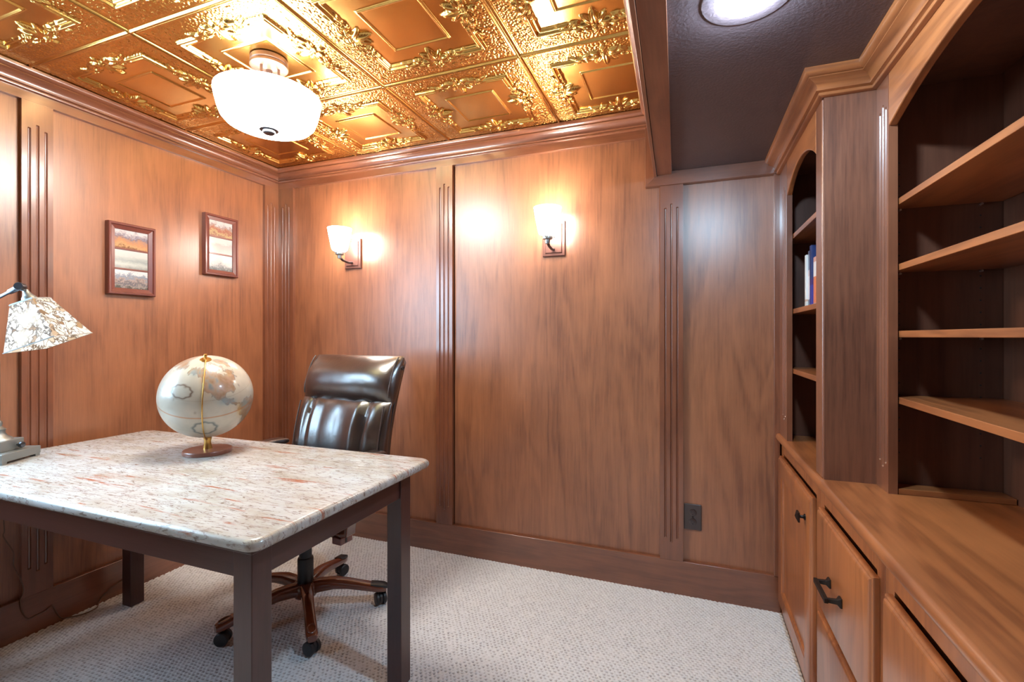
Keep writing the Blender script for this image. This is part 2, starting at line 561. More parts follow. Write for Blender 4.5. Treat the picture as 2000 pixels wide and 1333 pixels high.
# fluted board: local u across, z up; grooves cut in the front
def fluted(w_, z0, z1, t, flutes, gr=0.0055, gd=0.006, edge=0.0015):
    """returns vertices as (u, depth, z) with depth 0 at the face and t at the back"""
    us = {0.0, w_}
    for uc, a, b in flutes:
        for k_ in np.linspace(-1, 1, 9): us.add(round(uc + gr * k_, 6))
    zs = {z0, z1}
    for uc, a, b in flutes:
        for k_ in np.linspace(0, 1, 5):
            zs.add(round(a + gr * k_, 6)); zs.add(round(b - gr * k_, 6))
    us = sorted(us); zs = sorted(zs)
    U_, Z_ = np.meshgrid(us, zs)
    D = np.zeros_like(U_)
    for uc, a, b in flutes:
        dz = np.maximum(0, np.maximum((a + gr) - Z_, Z_ - (b - gr)))
        d = np.sqrt((U_ - uc) ** 2 + dz ** 2) / gr
        D = np.maximum(D, gd * np.sqrt(np.clip(1 - d * d, 0, 1)))
    n, m_ = len(zs), len(us)
    vs = [(U_[i, j], D[i, j], Z_[i, j]) for i in range(n) for j in range(m_)]
    fs = [(i * m_ + j, i * m_ + j + 1, (i + 1) * m_ + j + 1, (i + 1) * m_ + j) for i in range(n - 1) for j in range(m_ - 1)]
    rim = [(0, j) for j in range(m_)] + [(i, m_ - 1) for i in range(1, n)] + [(n - 1, j) for j in range(m_ - 2, -1, -1)] + [(i, 0) for i in range(n - 2, 0, -1)]
    k0 = len(vs)
    for (i, j) in rim: vs.append((U_[i, j], t, Z_[i, j]))
    R_ = len(rim)
    for q in range(R_):
        a = rim[q][0] * m_ + rim[q][1]; q2 = (q + 1) % R_; b = rim[q2][0] * m_ + rim[q2][1]
        fs.append((b, a, k0 + q, k0 + q2))
    return vs, fs


def fl3(w_, zl, zh, c=None, sp=0.0265):
    c = w_ / 2 if c is None else c
    return [(c - sp, zl, zh - 0.018), (c, zl - 0.018, zh), (c + sp, zl, zh - 0.018)]


def fluted_obj(name, mat, parent, origin, udir, ddir, args, kw=None):
    vs, fs = fluted(*args, **(kw or {}))
    ux, uy = udir; dx, dy = ddir
    P_ = [(origin[0] + u * ux + d * dx, origin[1] + u * uy + d * dy, z) for u, d, z in vs]
    # keep the front faces pointing out
    cr = ux * dy - uy * dx
    if cr < 0: fs = [tuple(reversed(f)) for f in fs]
    return MB().add(P_, fs).build(name, mat, parent, 0, smooth=35)


# back wall: boards and panels
bd = YB
def bpanel(x0, x1, z0, z1):
    return box('panel', W['panel'], wall_back, x0, x1, bd + PR, bd + PR + 0.012, z0, z1)
bpanel(-2.375, -1.318, ZB - 0.01, ZR + 0.01)
bpanel(-1.218, -0.120, ZB - 0.01, ZR + 0.01)
bpanel(-0.032, 0.360, ZB - 0.01, 1.93)
fluted_obj('pilaster', W['trimz'], wall_back, (-2.485, bd), (1, 0), (0, 1), (0.121, ZB, ZR, PR + 0.01, fl3(0.121, 0.262, 2.052, 0.062)))
fluted_obj('pilaster', W['trimz'], wall_back, (-1.325, bd), (1, 0), (0, 1), (0.100, ZB, ZR, PR + 0.01, fl3(0.100, 0.255, 2.052)))
fluted_obj('pilaster', W['trimz'], wall_back, (-0.127, bd), (1, 0), (0, 1), (0.103, ZB, 1.91, PR + 0.01, fl3(0.103, 0.255, 1.823)))
box('top_rail', W['trimx'], wall_back, XL, -0.193, bd, bd + PR + 0.01, ZR, 2.30, 0.001)
box('cabinet_scribe', W['trimz'], wall_back, 0.349, 0.372, bd - 0.004, bd + PR + 0.01, ZB, 1.91, 0.002)
# frame board that steps down round the soffit
sb = MB().hexa([(-0.193, bd - 0.012, 1.910), (-0.150, bd - 0.012, 1.953), (-0.150, bd + 0.03, 1.953), (-0.193, bd + 0.03, 1.910)],
               [(-0.193, bd - 0.012, 2.262), (-0.150, bd - 0.012, 2.262), (-0.150, bd + 0.03, 2.262), (-0.193, bd + 0.03, 2.262)])
sb.build('soffit_trim', W['trimz'], wall_back, 0.0012)
sb = MB().hexa([(-0.193, bd - 0.012, 1.910), (0.372, bd - 0.012, 1.910), (0.372, bd + 0.03, 1.910), (-0.193, bd + 0.03, 1.910)],
               [(-0.131, bd - 0.012, 1.972), (0.372, bd - 0.012, 1.972), (0.372, bd + 0.03, 1.972), (-0.131, bd + 0.03, 1.972)])
sb.build('soffit_trim', W['trimx'], wall_back, 0.0012)
box('fill_panel', W['panel'], wall_back, -0.193, 0.84, bd + 0.02, bd + 0.03, 1.95, 2.30)
bb = MB().box(XL, 0.3765, bd, bd + 0.03, -0.01, ZB)
struct(bb.build('baseboard_back', W['trimx'], None, 0.0025))

# left wall
def lpanel(y0, y1):
    return box('panel', W['panel'], wall_left, XL - PR - 0.012, XL - PR, y0, y1, ZB - 0.01, ZR + 0.01)
lpanel(1.168, 2.236)
for a_, b__, z0_, z1_ in ((Y0, WINDOW_Y[0] - 0.06, ZB - 0.01, ZR + 0.01), (WINDOW_Y[1] + 0.06, 1.082, ZB - 0.01, ZR + 0.01), (WINDOW_Y[0] - 0.06, WINDOW_Y[1] + 0.06, ZB - 0.01, WINDOW_Z[0] - 0.06), (WINDOW_Y[0] - 0.06, WINDOW_Y[1] + 0.06, WINDOW_Z[1] + 0.06, ZR + 0.01)):
    box('panel', W['panel'], wall_left, XL - PR - 0.012, XL - PR, a_, b__, z0_, z1_)
fluted_obj('pilaster', W['trimz'], wall_left, (XL, 1.075), (0, 1), (-1, 0), (0.100, ZB, ZR, PR + 0.01, fl3(0.100, 0.262, 2.062)))
fluted_obj('pilaster', W['trimz'], wall_left, (XL, 2.228), (0, 1), (-1, 0), (0.102, ZB, ZR, PR + 0.01, fl3(0.102, 0.262, 2.052, 0.048)))
box('top_rail', W['trimy'], wall_left, XL - PR - 0.01, XL, Y0, bd, ZR, 2.30, 0.001)
struct(MB().box(XL - 0.03, XL, Y0, bd, -0.01, ZB).build('baseboard_left', W['trimy'], None, 0.0025))

# soffit, beam
SK = 0.0215
def bx(y, o=0.0): return -0.153 + o + SK * (bd - y)
def skew(b, o0, o1, z0, z1, y0=Y0, y1=bd):
    return b.hexa([(bx(y0, o0), y0, z0), (bx(y0, o1), y0, z0), (bx(y1, o1), y1, z0), (bx(y1, o0), y1, z0)],
                  [(bx(y0, o0), y0, z1), (bx(y0, o1), y0, z1), (bx(y1, o1), y1, z1), (bx(y1, o0), y1, z1)])
beam = struct(skew(MB(), 0.0, 0.0125, 1.951, 2.30).build('trim_4', W['trimy'], None, 0.0012))
skew(MB(), 0.0135, 0.080, 1.957, 1.985).build('underside_board', W['trimy'], beam, 0.0015)
ceiling = struct(MB().box(-2.60, 0.95, Y0 - 0.1, YB + 0.12, 2.285, 2.40).build('ceiling', plain('ceiling_substrate', (0.10, 0.06, 0.04), 0.8), None))
skew(MB(), 0.075, 1.02, 1.972, 2.0).build('soffit_panel', M_soffit, ceiling)

# crown
CR = [(0, 0), (0.009, 0), (0.0125, 0.002), (0.014, 0.006), (0.0135, 0.010), (0.011, 0.0115), (0.016, 0.0135), (0.021, 0.0145), (0.0215, 0.018), (0.018, 0.0195), (0.0185, 0.023), (0.021, 0.030), (0.027, 0.037), (0.034, 0.0415),
      (0.041, 0.0445), (0.044, 0.046), (0.0435, 0.0495), (0.040, 0.0505), (0.046, 0.0525), (0.052, 0.0565), (0.055, 0.060), (0.0565, 0.064), (0.057, 0.074), (0, 0.074)]
cr = sweep(CR, [(XL, Y0), (XL, bd), (bx(bd), bd), (bx(Y0), Y0)], z0=2.188)
for i, b in enumerate(cr):
    m_ = [W['trimy'], W['trimx'], W['trimy']][i]
    struct(b.build('trim_%d' % (i + 1), m_, None, 0, smooth=32, recalc=True))


# ------------------------------------------------------------------ pressed tin tiles
def leafbump(N_, E_, n0, e0, ln, wd, ang, h):
    ca, sa = math.cos(ang), math.sin(ang)
    dn, de = N_ - n0, E_ - e0
    a = (dn * ca + de * sa) / ln
    b = (-dn * sa + de * ca) / wd
    r = a * a + b * b
    taper = 1 - 0.45 * a
    r = a * a + (b / np.clip(taper, 0.3, 2)) ** 2
    z = h * np.sqrt(np.clip(1 - r, 0, 1))
    z = z - 0.28 * h * np.exp(-(b / 0.16) ** 2) * (r < 0.85)
    return z


def tile_mesh():
    n = 230
    T = 0.6096
    a = np.linspace(-T / 2, T / 2, n)
    X, Y = np.meshgrid(a, a)
    A, B = np.abs(X), np.abs(Y)
    m_ = np.maximum(A, B); nn = np.where(A > B, Y, X); s = np.abs(nn)
    E = T / 2 - m_
    h = np.zeros_like(X)
    # seam bead
    h += 0.0065 * np.exp(-((E - 0.001) / 0.0038) ** 2)
    h -= 0.002 * np.exp(-((E - 0.008) / 0.002) ** 2)
    h += 0.002 * np.exp(-((E - 0.013) / 0.0022) ** 2)
    # hammered band
    rg = np.random.default_rng(5)
    pit = 0.0085
    best = np.full(X.shape, 9.0)
    jx = rg.uniform(-0.38, 0.38, (90, 90, 2))
    ix = np.floor(X / pit).astype(int); iy = np.floor(Y / pit).astype(int)
    for di in (-1, 0, 1):
        for dj in (-1, 0, 1):
            I, J = ix + di, iy + dj
            q = jx[I % 90, J % 90]
            d = np.hypot(X - (I + .5 + q[..., 0]) * pit, Y - (J + .5 + q[..., 1]) * pit)
            best = np.minimum(best, d)
    ham = 0.0024 * np.clip(1 - (best / 0.0052) ** 2, -0.3, 1)
    band = 1 / (1 + np.exp(-(E - 0.018) / 0.001)) * (1 / (1 + np.exp((E - 0.090) / 0.001)))
    h += ham * band
    # step into the field
    h -= 0.003 * (1 / (1 + np.exp(-(E - 0.118) / 0.002)))
    # double L moulding at the corners
    gate = 1 / (1 + np.exp(-(s - 0.088) / 0.003)) * 1 / (1 + np.exp((s - (T / 2 - 0.088)) / 0.002))
    mold = 0.0120 * np.sqrt(np.clip(1 - ((E - 0.099) / 0.0075) ** 2, 0, 1)) + 0.0090 * np.sqrt(np.clip(1 - ((E - 0.1155) / 0.006) ** 2, 0, 1))
    h += mold * gate
    # acanthus and lily ornaments in the middle of each side
    orn = np.zeros_like(h)
    L_ = [(0, 0.126, 0.036, 0.0125, PI / 2, 0.013)]
    for sg in (-1, 1):
        def q(n0, e0, ln, wd, ang, hh): L_.append((sg * n0, e0, ln, wd, ang if sg > 0 else PI - ang, hh))
        q(0.020, 0.116, 0.030, 0.0095, 0.95, 0.011)
        q(0.034, 0.096, 0.026, 0.0095, 0.25, 0.012)
        q(0.030, 0.075, 0.022, 0.010, -0.35, 0.011)
        q(0.060, 0.083, 0.024, 0.010, 0.30, 0.011)
        q(0.060, 0.104, 0.018, 0.008, -0.7, 0.010)
        q(0.086, 0.094, 0.026, 0.009, -0.15, 0.011)
        q(0.102, 0.112, 0.022, 0.007, 0.45, 0.008)
        q(0.105, 0.082, 0.022, 0.007, -0.4, 0.008)
    L_.append((0, 0.080, 0.013, 0.012, 0, 0.013))
    L_.append((0, 0.060, 0.016, 0.008, PI / 2, 0.010))
    for p in L_:
        p = (p[0] * 1.12, p[1], p[2] * 1.18, p[3] * 1.2, p[4], p[5] * 1.25)
        orn = np.maximum(orn, leafbump(nn, E, *p))
    ring = np.hypot(s - 0.074, (E - 0.106))
    orn = np.maximum(orn, 0.009 * np.sqrt(np.clip(1 - ((ring - 0.012) / 0.0045) ** 2, 0, 1)))
    h = np.maximum(h, orn - 0.001)
    # centre square
    h += 0.0058 * np.exp(-((m_ - 0.110) / 0.0036) ** 2)
    h += 0.0012 * (1 / (1 + np.exp((m_ - 0.106) / 0.0015)))
    # soft oil-canning of the thin sheet
    h += 0.0008 * np.sin(X * 19 + 1) * np.cos(Y * 17)
    return grid_mesh('tin_tile', X, Y, -h, M_copper, smooth=True, flip=True)


tm = tile_mesh()
for r_ in range(6):
    for c_ in range(4):
        o = link_mesh('tin_tile', tm, ceiling)
        x = -0.600 - 0.6135 * c_ + 0.305
        y = 2.300 - 0.6125 * r_ - 0.305
        o.location = (x, y, 2.266)
        o.scale = (1.004, 1.004, 1)
        o.rotation_euler = (0, 0, 0)

# ------------------------------------------------------------------ built-in cabinets
XF = 0.378                      # face frame plane
ZT = 0.78                       # counter top
ct = MB()
prof = []
for k_ in range(9):
    a = -PI / 2 + PI * k_ / 8
    prof.append((0.012 * math.cos(a), 0.0) if False else (0.011 * math.cos(a), ZT - 0.015 + 0.015 * math.sin(a)))
fr = [(0.366 - p[0], p[1]) for p in prof]
ring = [(x, z) for x, z in fr] + [(0.80, ZT), (0.80, ZT - 0.03)]
ct.rings([[(x, -0.6, z) for x, z in ring], [(x, bd, z) for x, z in ring]])
counter = ct.build('countertop', W['caby'], None, 0, smooth=40, recalc=True)
tag(counter, 'long cherry wood countertop with a rounded front edge under the bookcases', 'countertop')


def cabinet(y0, y1, label):
    t = thing('base_cabinet', (0.58, (y0 + y1) / 2, 0), label, 'cabinet')
    b = MB()
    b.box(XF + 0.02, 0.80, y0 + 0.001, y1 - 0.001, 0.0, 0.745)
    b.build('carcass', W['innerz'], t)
    fr_ = MB()
    fr_.box(XF, XF + 0.019, y0 + 0.001, y0 + 0.045, 0, 0.745).box(XF, XF + 0.019, y1 - 0.045, y1 - 0.001, 0, 0.745)
    fr_.box(XF, XF + 0.019, y0 + 0.045, y1 - 0.045, 0.700, 0.745).box(XF, XF + 0.019, y0 + 0.045, y1 - 0.045, 0, 0.075)
    fr_.build('face_frame', W['cabz'], t, 0.001)
    return t


def edged_panel(name, mat, parent, y0, y1, z0, z1, x1=XF - 0.0005, t=0.019):
    """drawer front with a stepped, rounded outer edge"""
    b = MB()
    def R_(x, d): return [(x, y0 + d, z0 + d), (x, y1 - d, z0 + d), (x, y1 - d, z1 - d), (x, y0 + d, z1 - d)]
    xs = [(x1, 0), (x1 - 0.009, 0), (x1 - 0.0115, 0.001), (x1 - 0.013, 0.0035), (x1 - 0.013, 0.0065), (x1 - 0.0165, 0.0085), (x1 - t, 0.013)]
    b.rings([R_(x, d) for x, d in xs])
    return b.build(name, mat, parent, 0, smooth=30, recalc=True)


def shaker_door(name, parent, y0, y1, z0, z1, sw=0.085):
    x1 = XF - 0.0005
    b = MB()
    def R_(x, d): return [(x, y0 + d, z0 + d), (x, y1 - d, z0 + d), (x, y1 - d, z1 - d), (x, y0 + d, z1 - d)]
    seq = [(x1, 0), (x1 - 0.009, 0), (x1 - 0.0115, 0.001), (x1 - 0.013, 0.0035), (x1 - 0.013, 0.0065), (x1 - 0.0165, 0.0085), (x1 - 0.019, 0.013),
           (x1 - 0.019, sw - 0.012), (x1 - 0.016, sw - 0.008), (x1 - 0.0155, sw - 0.004), (x1 - 0.009, sw)]
    b.rings([R_(x, d) for x, d in seq])
    d = b.build(name, W['cabz'], parent, 0, smooth=30, recalc=True)
    return d


def knob(parent, y, z):
    x = XF - 0.0195
    b = MB().lathe([(0.010, 0), (0.010, 0.003), (0.0055, 0.005), (0.0045, 0.014), (0.008, 0.019)], (x, y, z), (-1, 0, 0), 16)
    s = 0.0155
    x2 = x - 0.018
    b.rings([[(x2, y - s, z - s), (x2, y + s, z - s), (x2, y + s, z + s), (x2, y - s, z + s)],
             [(x2 - 0.005, y - s, z - s), (x2 - 0.005, y + s, z - s), (x2 - 0.005, y + s, z + s), (x2 - 0.005, y - s, z + s)],
             [(x2 - 0.012, y - .001, z - .001), (x2 - 0.012, y + .001, z - .001), (x2 - 0.012, y + .001, z + .001), (x2 - 0.012, y - .001, z + .001)]])
    return b.build('knob', M_bronze, parent, 0, smooth=30, recalc=True)


def pull(parent, y, z, w_=0.10):
    x = XF - 0.0195
    b = MB()
    for sg in (-1, 1):
        yc = y + sg * w_ / 2
        b.rings([[(x, yc - .010, z - .012), (x, yc + .010, z - .012), (x, yc + .010, z + .012), (x, yc - .010, z + .012)],
                 [(x - .004, yc - .010, z - .012), (x - .004, yc + .010, z - .012), (x - .004, yc + .010, z + .012), (x - .004, yc - .010, z + .012)],
                 [(x - .010, yc - .005, z - .006), (x - .010, yc + .005, z - .006), (x - .010, yc + .005, z + .006), (x - .010, yc - .005, z + .006)],
                 [(x - .030, yc - .0045, z - .005), (x - .030, yc + .0045, z - .005), (x - .030, yc + .0045, z + .005), (x - .030, yc - .0045, z + .005)]])
    b.box(x - 0.038, x - 0.029, y - w_ / 2 - 0.006, y + w_ / 2 + 0.006, z - 0.0065, z + 0.0065)
    return b.build('pull', M_bronze, parent, 0.0012, recalc=True)


c1 = cabinet(1.685, bd - 0.002, 'cherry base cabinet with a framed door in the far corner by the outlet')
d1 = shaker_door('door', c1, 1.730, 2.300, 0.060, 0.690)
knob(d1, 1.790, 0.607)
c2 = cabinet(1.175, 1.685, 'cherry base cabinet with two stacked drawer fronts beside the corner cabinet')
dr = edged_panel('drawer', W['cabz'], c2, 1.203, 1.650, 0.402, 0.690)
pull(dr, 1.448, 0.533)
dr2 = edged_panel('drawer', W['cabz'], c2, 1.203, 1.650, 0.085, 0.388)
pull(dr2, 1.452, 0.215)
c3 = cabinet(0.62, 1.175, 'cherry base cabinet nearest the camera cut off by the lower right of the frame')
dr = edged_panel('drawer', W['cabz'], c3, 0.665, 1.140, 0.075, 0.690)
c4 = cabinet(-0.60, 0.62, 'cherry base cabinet beyond the right edge of the frame under the counter end')
shaker_door('door', c4, 0.03, 0.58, 0.075, 0.690); shaker_door('door', c4, -0.56, 0.0, 0.075, 0.690)

# bookcases above the counter
BZ0, BZ1 = ZT, 1.935
CT = 1.9715


def arch_header(parent, x0, x1, ya, yb, yl, yh, zs, rise, ztop, mat):
    """board from ya to yb; arch opening from yl to yh springs at zs"""
    b = MB()
    n = 36
    half = (yh - yl) / 2; yc = (yl + yh) / 2
    Rr = (half ** 2 + rise ** 2) / (2 * rise)
    ys = [yl + (yh - yl) * k_ / n for k_ in range(n + 1)]
    zz = [zs + math.sqrt(max(0, Rr * Rr - (y - yc) ** 2)) - (Rr - rise) for y in ys]
    rg = [[(x0, y, z), (x1, y, z), (x1, y, ztop), (x0, y, ztop)] for y, z in zip(ys, zz)]
    b.rings(rg)
    return b.build('arch_header', mat, parent, 0.004, recalc=True, seg=3)


bk1 = thing('bookcase', (0.58, 1.96, ZT), 'narrow arched cherry bookcase with a few books in the far corner', 'bookcase')
x0, x1 = 0.370, 0.389
fluted_obj('stile', W['trimz'], bk1, (x0, 2.164), (0, 1), (1, 0), (0.164, BZ0, BZ1, x1 - x0, [(0.035, 0.87, 1.80), (0.062, 0.855, 1.82), (0.089, 0.87, 1.80)]), dict(gr=0.006))
MB().box(x0, x1, 1.632, 1.705, BZ0, BZ1).build('stile', W['trimz'], bk1, 0.005, seg=3)
arch_header(bk1, x0, x1, 1.705, 2.164, 1.705, 2.164, 1.766, 0.072, BZ1, W['caby'])
box('side_panel', W['side'], bk1, x0 + 0.003, 0.80, 1.620, 1.638, BZ0, BZ1)
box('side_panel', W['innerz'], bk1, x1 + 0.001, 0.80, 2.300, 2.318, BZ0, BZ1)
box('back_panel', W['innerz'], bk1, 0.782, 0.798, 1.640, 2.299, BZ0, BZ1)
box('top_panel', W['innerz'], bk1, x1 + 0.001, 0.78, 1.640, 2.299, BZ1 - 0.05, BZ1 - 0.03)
for z in (1.593, 1.292, 1.052):
    MB().box(0.392, 0.78, 1.641, 2.298, z, z + 0.019).build('shelf', W['caby'], bk1, 0.0015)
box('cleat', W['cabx'], bk1, 0.40, 0.78, 1.641, 1.70, BZ0 + 0.0005, BZ0 + 0.014, 0.001)

bk2 = thing('bookcase', (0.65, 1.05, ZT), 'wide arched cherry bookcase with four empty shelves at the right', 'bookcase')
x0, x1 = 0.500, 0.521
fluted_obj('stile', W['trimz'], bk2, (x0, 1.535), (0, 1), (1, 0), (0.084, BZ0, BZ1, x1 - x0, [(0.018, 0.855, 1.822), (0.038, 0.842, 1.836), (0.058, 0.855, 1.822)]), dict(gr=0.006))
fluted_obj('stile', W['trimz'], bk2, (x0, 0.585), (0, 1), (1, 0), (0.084, BZ0, BZ1, x1 - x0, [(0.018, 0.855, 1.822), (0.042, 0.842, 1.836), (0.066, 0.855, 1.822)]), dict(gr=0.006))
arch_header(bk2, x0, x1, 0.669, 1.535, 0.669, 1.535, 1.763, 0.072, BZ1, W['caby'])
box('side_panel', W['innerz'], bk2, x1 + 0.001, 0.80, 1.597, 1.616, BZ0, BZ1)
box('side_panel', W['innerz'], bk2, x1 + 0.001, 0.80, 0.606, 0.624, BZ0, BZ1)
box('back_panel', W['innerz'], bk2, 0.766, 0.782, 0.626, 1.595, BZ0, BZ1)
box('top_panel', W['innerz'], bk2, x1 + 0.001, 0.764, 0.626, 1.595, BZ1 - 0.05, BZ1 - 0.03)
for z in (1.552, 1.3765, 1.198, 1.021):
    MB().box(0.524, 0.764, 0.628, 1.594, z, z + 0.0175).build('shelf', W['caby'], bk2, 0.0015)
box('cleat', W['cabx'], bk2, 0.523, 0.764, 1.537, 1.595, BZ0 + 0.0005, BZ0 + 0.015, 0.001)
for z in (1.552, 1.3765, 1.198, 1.021):
    for x in (0.545, 0.72):
        MB().lathe([(0.003, 0), (0.003, 0.009)], (x, 1.597, z - 0.0035), (0, -1, 0), 8).build('shelf_pin', M_pin, bk2)
holes = MB()
for k_ in range(26):
    z = 0.88 + k_ * 0.032
    for x in (0.545, 0.72):
        holes.lathe([(0.0022, 0), (0.0022, 0.0006)], (x, 1.597, z), (0, -1, 0), 6)
ho = holes.build('pin_hole', M_black, bk2); ho['kind'] = 'stuff'

# crown over the bookcases
CRB = [(p[0] * 1.02, p[1] * 0.9265) for p in CR]
cc = sweep(CRB, [(0.370, bd - 0.013), (0.370, 1.620), (0.500, 1.620), (0.500, -0.6)], z0=1.903)
cc[0].build('crown', W['caby'], bk1, 0, smooth=32, recalc=True)
cc[1].build('crown', W['cabx'], bk1, 0, smooth=32, recalc=True)
cc[2].build('crown', W['caby'], bk2, 0, smooth=32, recalc=True)


# ------------------------------------------------------------------ books in the narrow bookcase
def cover_mat(name, stops):
    m, nt, N, L, P = newmat(name)
    tc = N.new('ShaderNodeTexCoord')
    sp = N.new('ShaderNodeSeparateXYZ')
    L.new(tc.outputs['Generated'], sp.inputs[0])
    r = ramp(N, stops); r.color_ramp.interpolation = 'CONSTANT'
    L.new(sp.outputs['Z'], r.inputs['Fac'])
    L.new(r.outputs['Color'], P.inputs['Base Color'])
    P.inputs['Roughness'].default_value = 0.3
    return m


BKS = [(0.023, 0.205, [(0, (0.75, 0.72, 0.66)), (0.12, (0.62, 0.40, 0.30)), (0.16, (0.80, 0.78, 0.74))], 'thin white paperback leaning at the left end of the book row'),
       (0.028, 0.217, [(0, (0.10, 0.12, 0.16)), (0.14, (0.62, 0.55, 0.55)), (0.55, (0.50, 0.36, 0.36)), (0.66, (0.12, 0.13, 0.19))], 'slate and grey hardback second from the left in the book row'),
       (0.022, 0.170, [(0, (0.10, 0.13, 0.45)), (0.22, (0.75, 0.68, 0.70)), (0.4, (0.62, 0.30, 0.34)), (0.7, (0.70, 0.52, 0.52))], 'short pink and white paperback between slate and navy books'),
       (0.027, 0.228, [(0, (0.05, 0.05, 0.26)), (0.35, (0.06, 0.03, 0.14)), (0.45, (0.025, 0.04, 0.13))], 'tall navy blue hardback beside the orange book'),
       (0.030, 0.180, [(0, (0.75, 0.66, 0.6)), (0.06, (0.70, 0.20, 0.07)), (0.6, (0.78, 0.70, 0.64)), (0.9, (0.62, 0.30, 0.22))], 'orange and white paperback half hidden by the bookcase stile'),
       (0.034, 0.195, [(0, (0.30, 0.07, 0.05)), (0.8, (0.45, 0.35, 0.22))], 'dark red hardback hidden at the right end of the book row')]
y = 2.128
for i, (tk, hh, stops, lab) in enumerate(BKS):
    t = thing('book', (0.48, y - tk / 2, 1.3115), lab, 'book', 'books on the narrow bookcase shelf')
    x0b, x1b = 0.425 + 0.006 * (i % 3), 0.57
    z0b = 1.3115
    lean = 0.006 if i in (0,) else 0.0
    cm = cover_mat('book_cover_%d' % i, stops)
    b = MB().box(x0b, x0b + 0.003, y - tk, y, z0b, z0b + hh).box(x0b + 0.003, x1b, y - tk, y - tk + 0.002, z0b, z0b + hh).box(x0b + 0.003, x1b, y - 0.002, y, z0b, z0b + hh)
    b.build('cover', cm, t, 0.0006)
    MB().box(x0b + 0.0035, x1b - 0.004, y - tk + 0.0025, y - 0.0025, z0b + 0.003, z0b + hh - 0.004).build('pages', M_paper, t)
    y -= tk + 0.002

# ------------------------------------------------------------------ outlet
ot = thing('wall_outlet', (0.018, bd + PR - 0.002, 0.362), 'dark brown duplex wall outlet beside the fluted pilaster', 'outlet')
MB().box(-0.020, 0.056, bd + PR - 0.0065, bd + PR - 0.0005, 0.303, 0.422).build('cover_plate', M_outlet, ot, 0.003)
for zc in (0.384, 0.341):
    s = MB().lathe([(0.0165, 0), (0.0165, 0.002), (0.014, 0.003)], (0.018, bd + PR - 0.0066, zc), (0, -1, 0), 20).build('socket', M_outlet, ot, 0, smooth=30, recalc=True)
    MB().box(0.010, 0.0125, bd + PR - 0.0102, bd + PR - 0.0096, zc - 0.003, zc + 0.005).box(0.0235, 0.026, bd + PR - 0.0102, bd + PR - 0.0096, zc - 0.003, zc + 0.005).lathe([(0.003, 0), (0.003, 0.0004)], (0.018, bd + PR - 0.0098, zc - 0.009), (0, -1, 0), 10).build('slot', M_black, s)
MB().lathe([(0.0035, 0), (0.003, 0.0015)], (0.018, bd + PR - 0.0066, 0.3625), (0, -1, 0), 12).build('screw', M_bronze, ot)

# ------------------------------------------------------------------ sconces
def sconce(x, label):
    yw = bd + PR - 0.0005
    t = thing('wall_sconce', (x, yw, 1.70), label, 'wall lamp', 'sconces on the back wall')
    hw, z0, z1 = 0.0585, 1.613, 1.790
    b = MB()
    def R_(yy, d): return [(x - hw + d, yy, z0 + d), (x + hw - d, yy, z0 + d), (x + hw - d, yy, z1 - d), (x - hw + d, yy, z1 - d)]
    b.rings([R_(yw, 0), R_(yw - 0.010, 0), R_(yw - 0.012, 0.002), R_(yw - 0.012, 0.014), R_(yw - 0.017, 0.017), R_(yw - 0.017, 0.03)])
    b.build('backplate', M_plate, t, 0, smooth=30, recalc=True)
    ys = 2.225
    b = MB().tube([(x, yw - 0.015, 1.648), (x, yw - 0.05, 1.643), (x, ys + 0.025, 1.650), (x, ys, 1.664), (x, ys, 1.68)], 0.0075, 10)
    b.build('arm', M_gun, t, 0, smooth=40)
    b = MB().lathe([(0.011, 1.655), (0.013, 1.668), (0.013, 1.674), (0.024, 1.678), (0.025, 1.684), (0.025, 1.697), (0.022, 1.702)], (x, ys, 0), n=24)
    for a in (0.3, 0.3 + 2.09, 0.3 + 4.19):
        b.lathe([(0.003, 0.02), (0.003, 0.03), (0.0045, 0.031), (0.0045, 0.036)], (x, ys, 1.69), (math.cos(a), math.sin(a), 0), 8)
    b.build('socket', M_nickel, t, 0, smooth=35)
    b = MB()
    op, ip = [], []
    for r, z in [(0.024, 1.6985), (0.036, 1.7005), (0.043, 1.707), (0.048, 1.725), (0.055, 1.76), (0.062, 1.795), (0.067, 1.826), (0.068, 1.831)]:
        op.append((r, z))
    for r, z in [(0.0655, 1.831), (0.0595, 1.795), (0.045, 1.725), (0.038, 1.71), (0.02, 1.703)]:
        op.append((r, z))
    b.lathe(op, (x, ys, 0), n=32)
    b.build('glass_shade', M_scglass, t, 0, smooth=50, recalc=True)
    return t


sconce(-1.905, 'left wall sconce with a lit frosted glass shade above the chair')
sconce(-0.647, 'right wall sconce with a lit frosted glass shade over the wide panel')

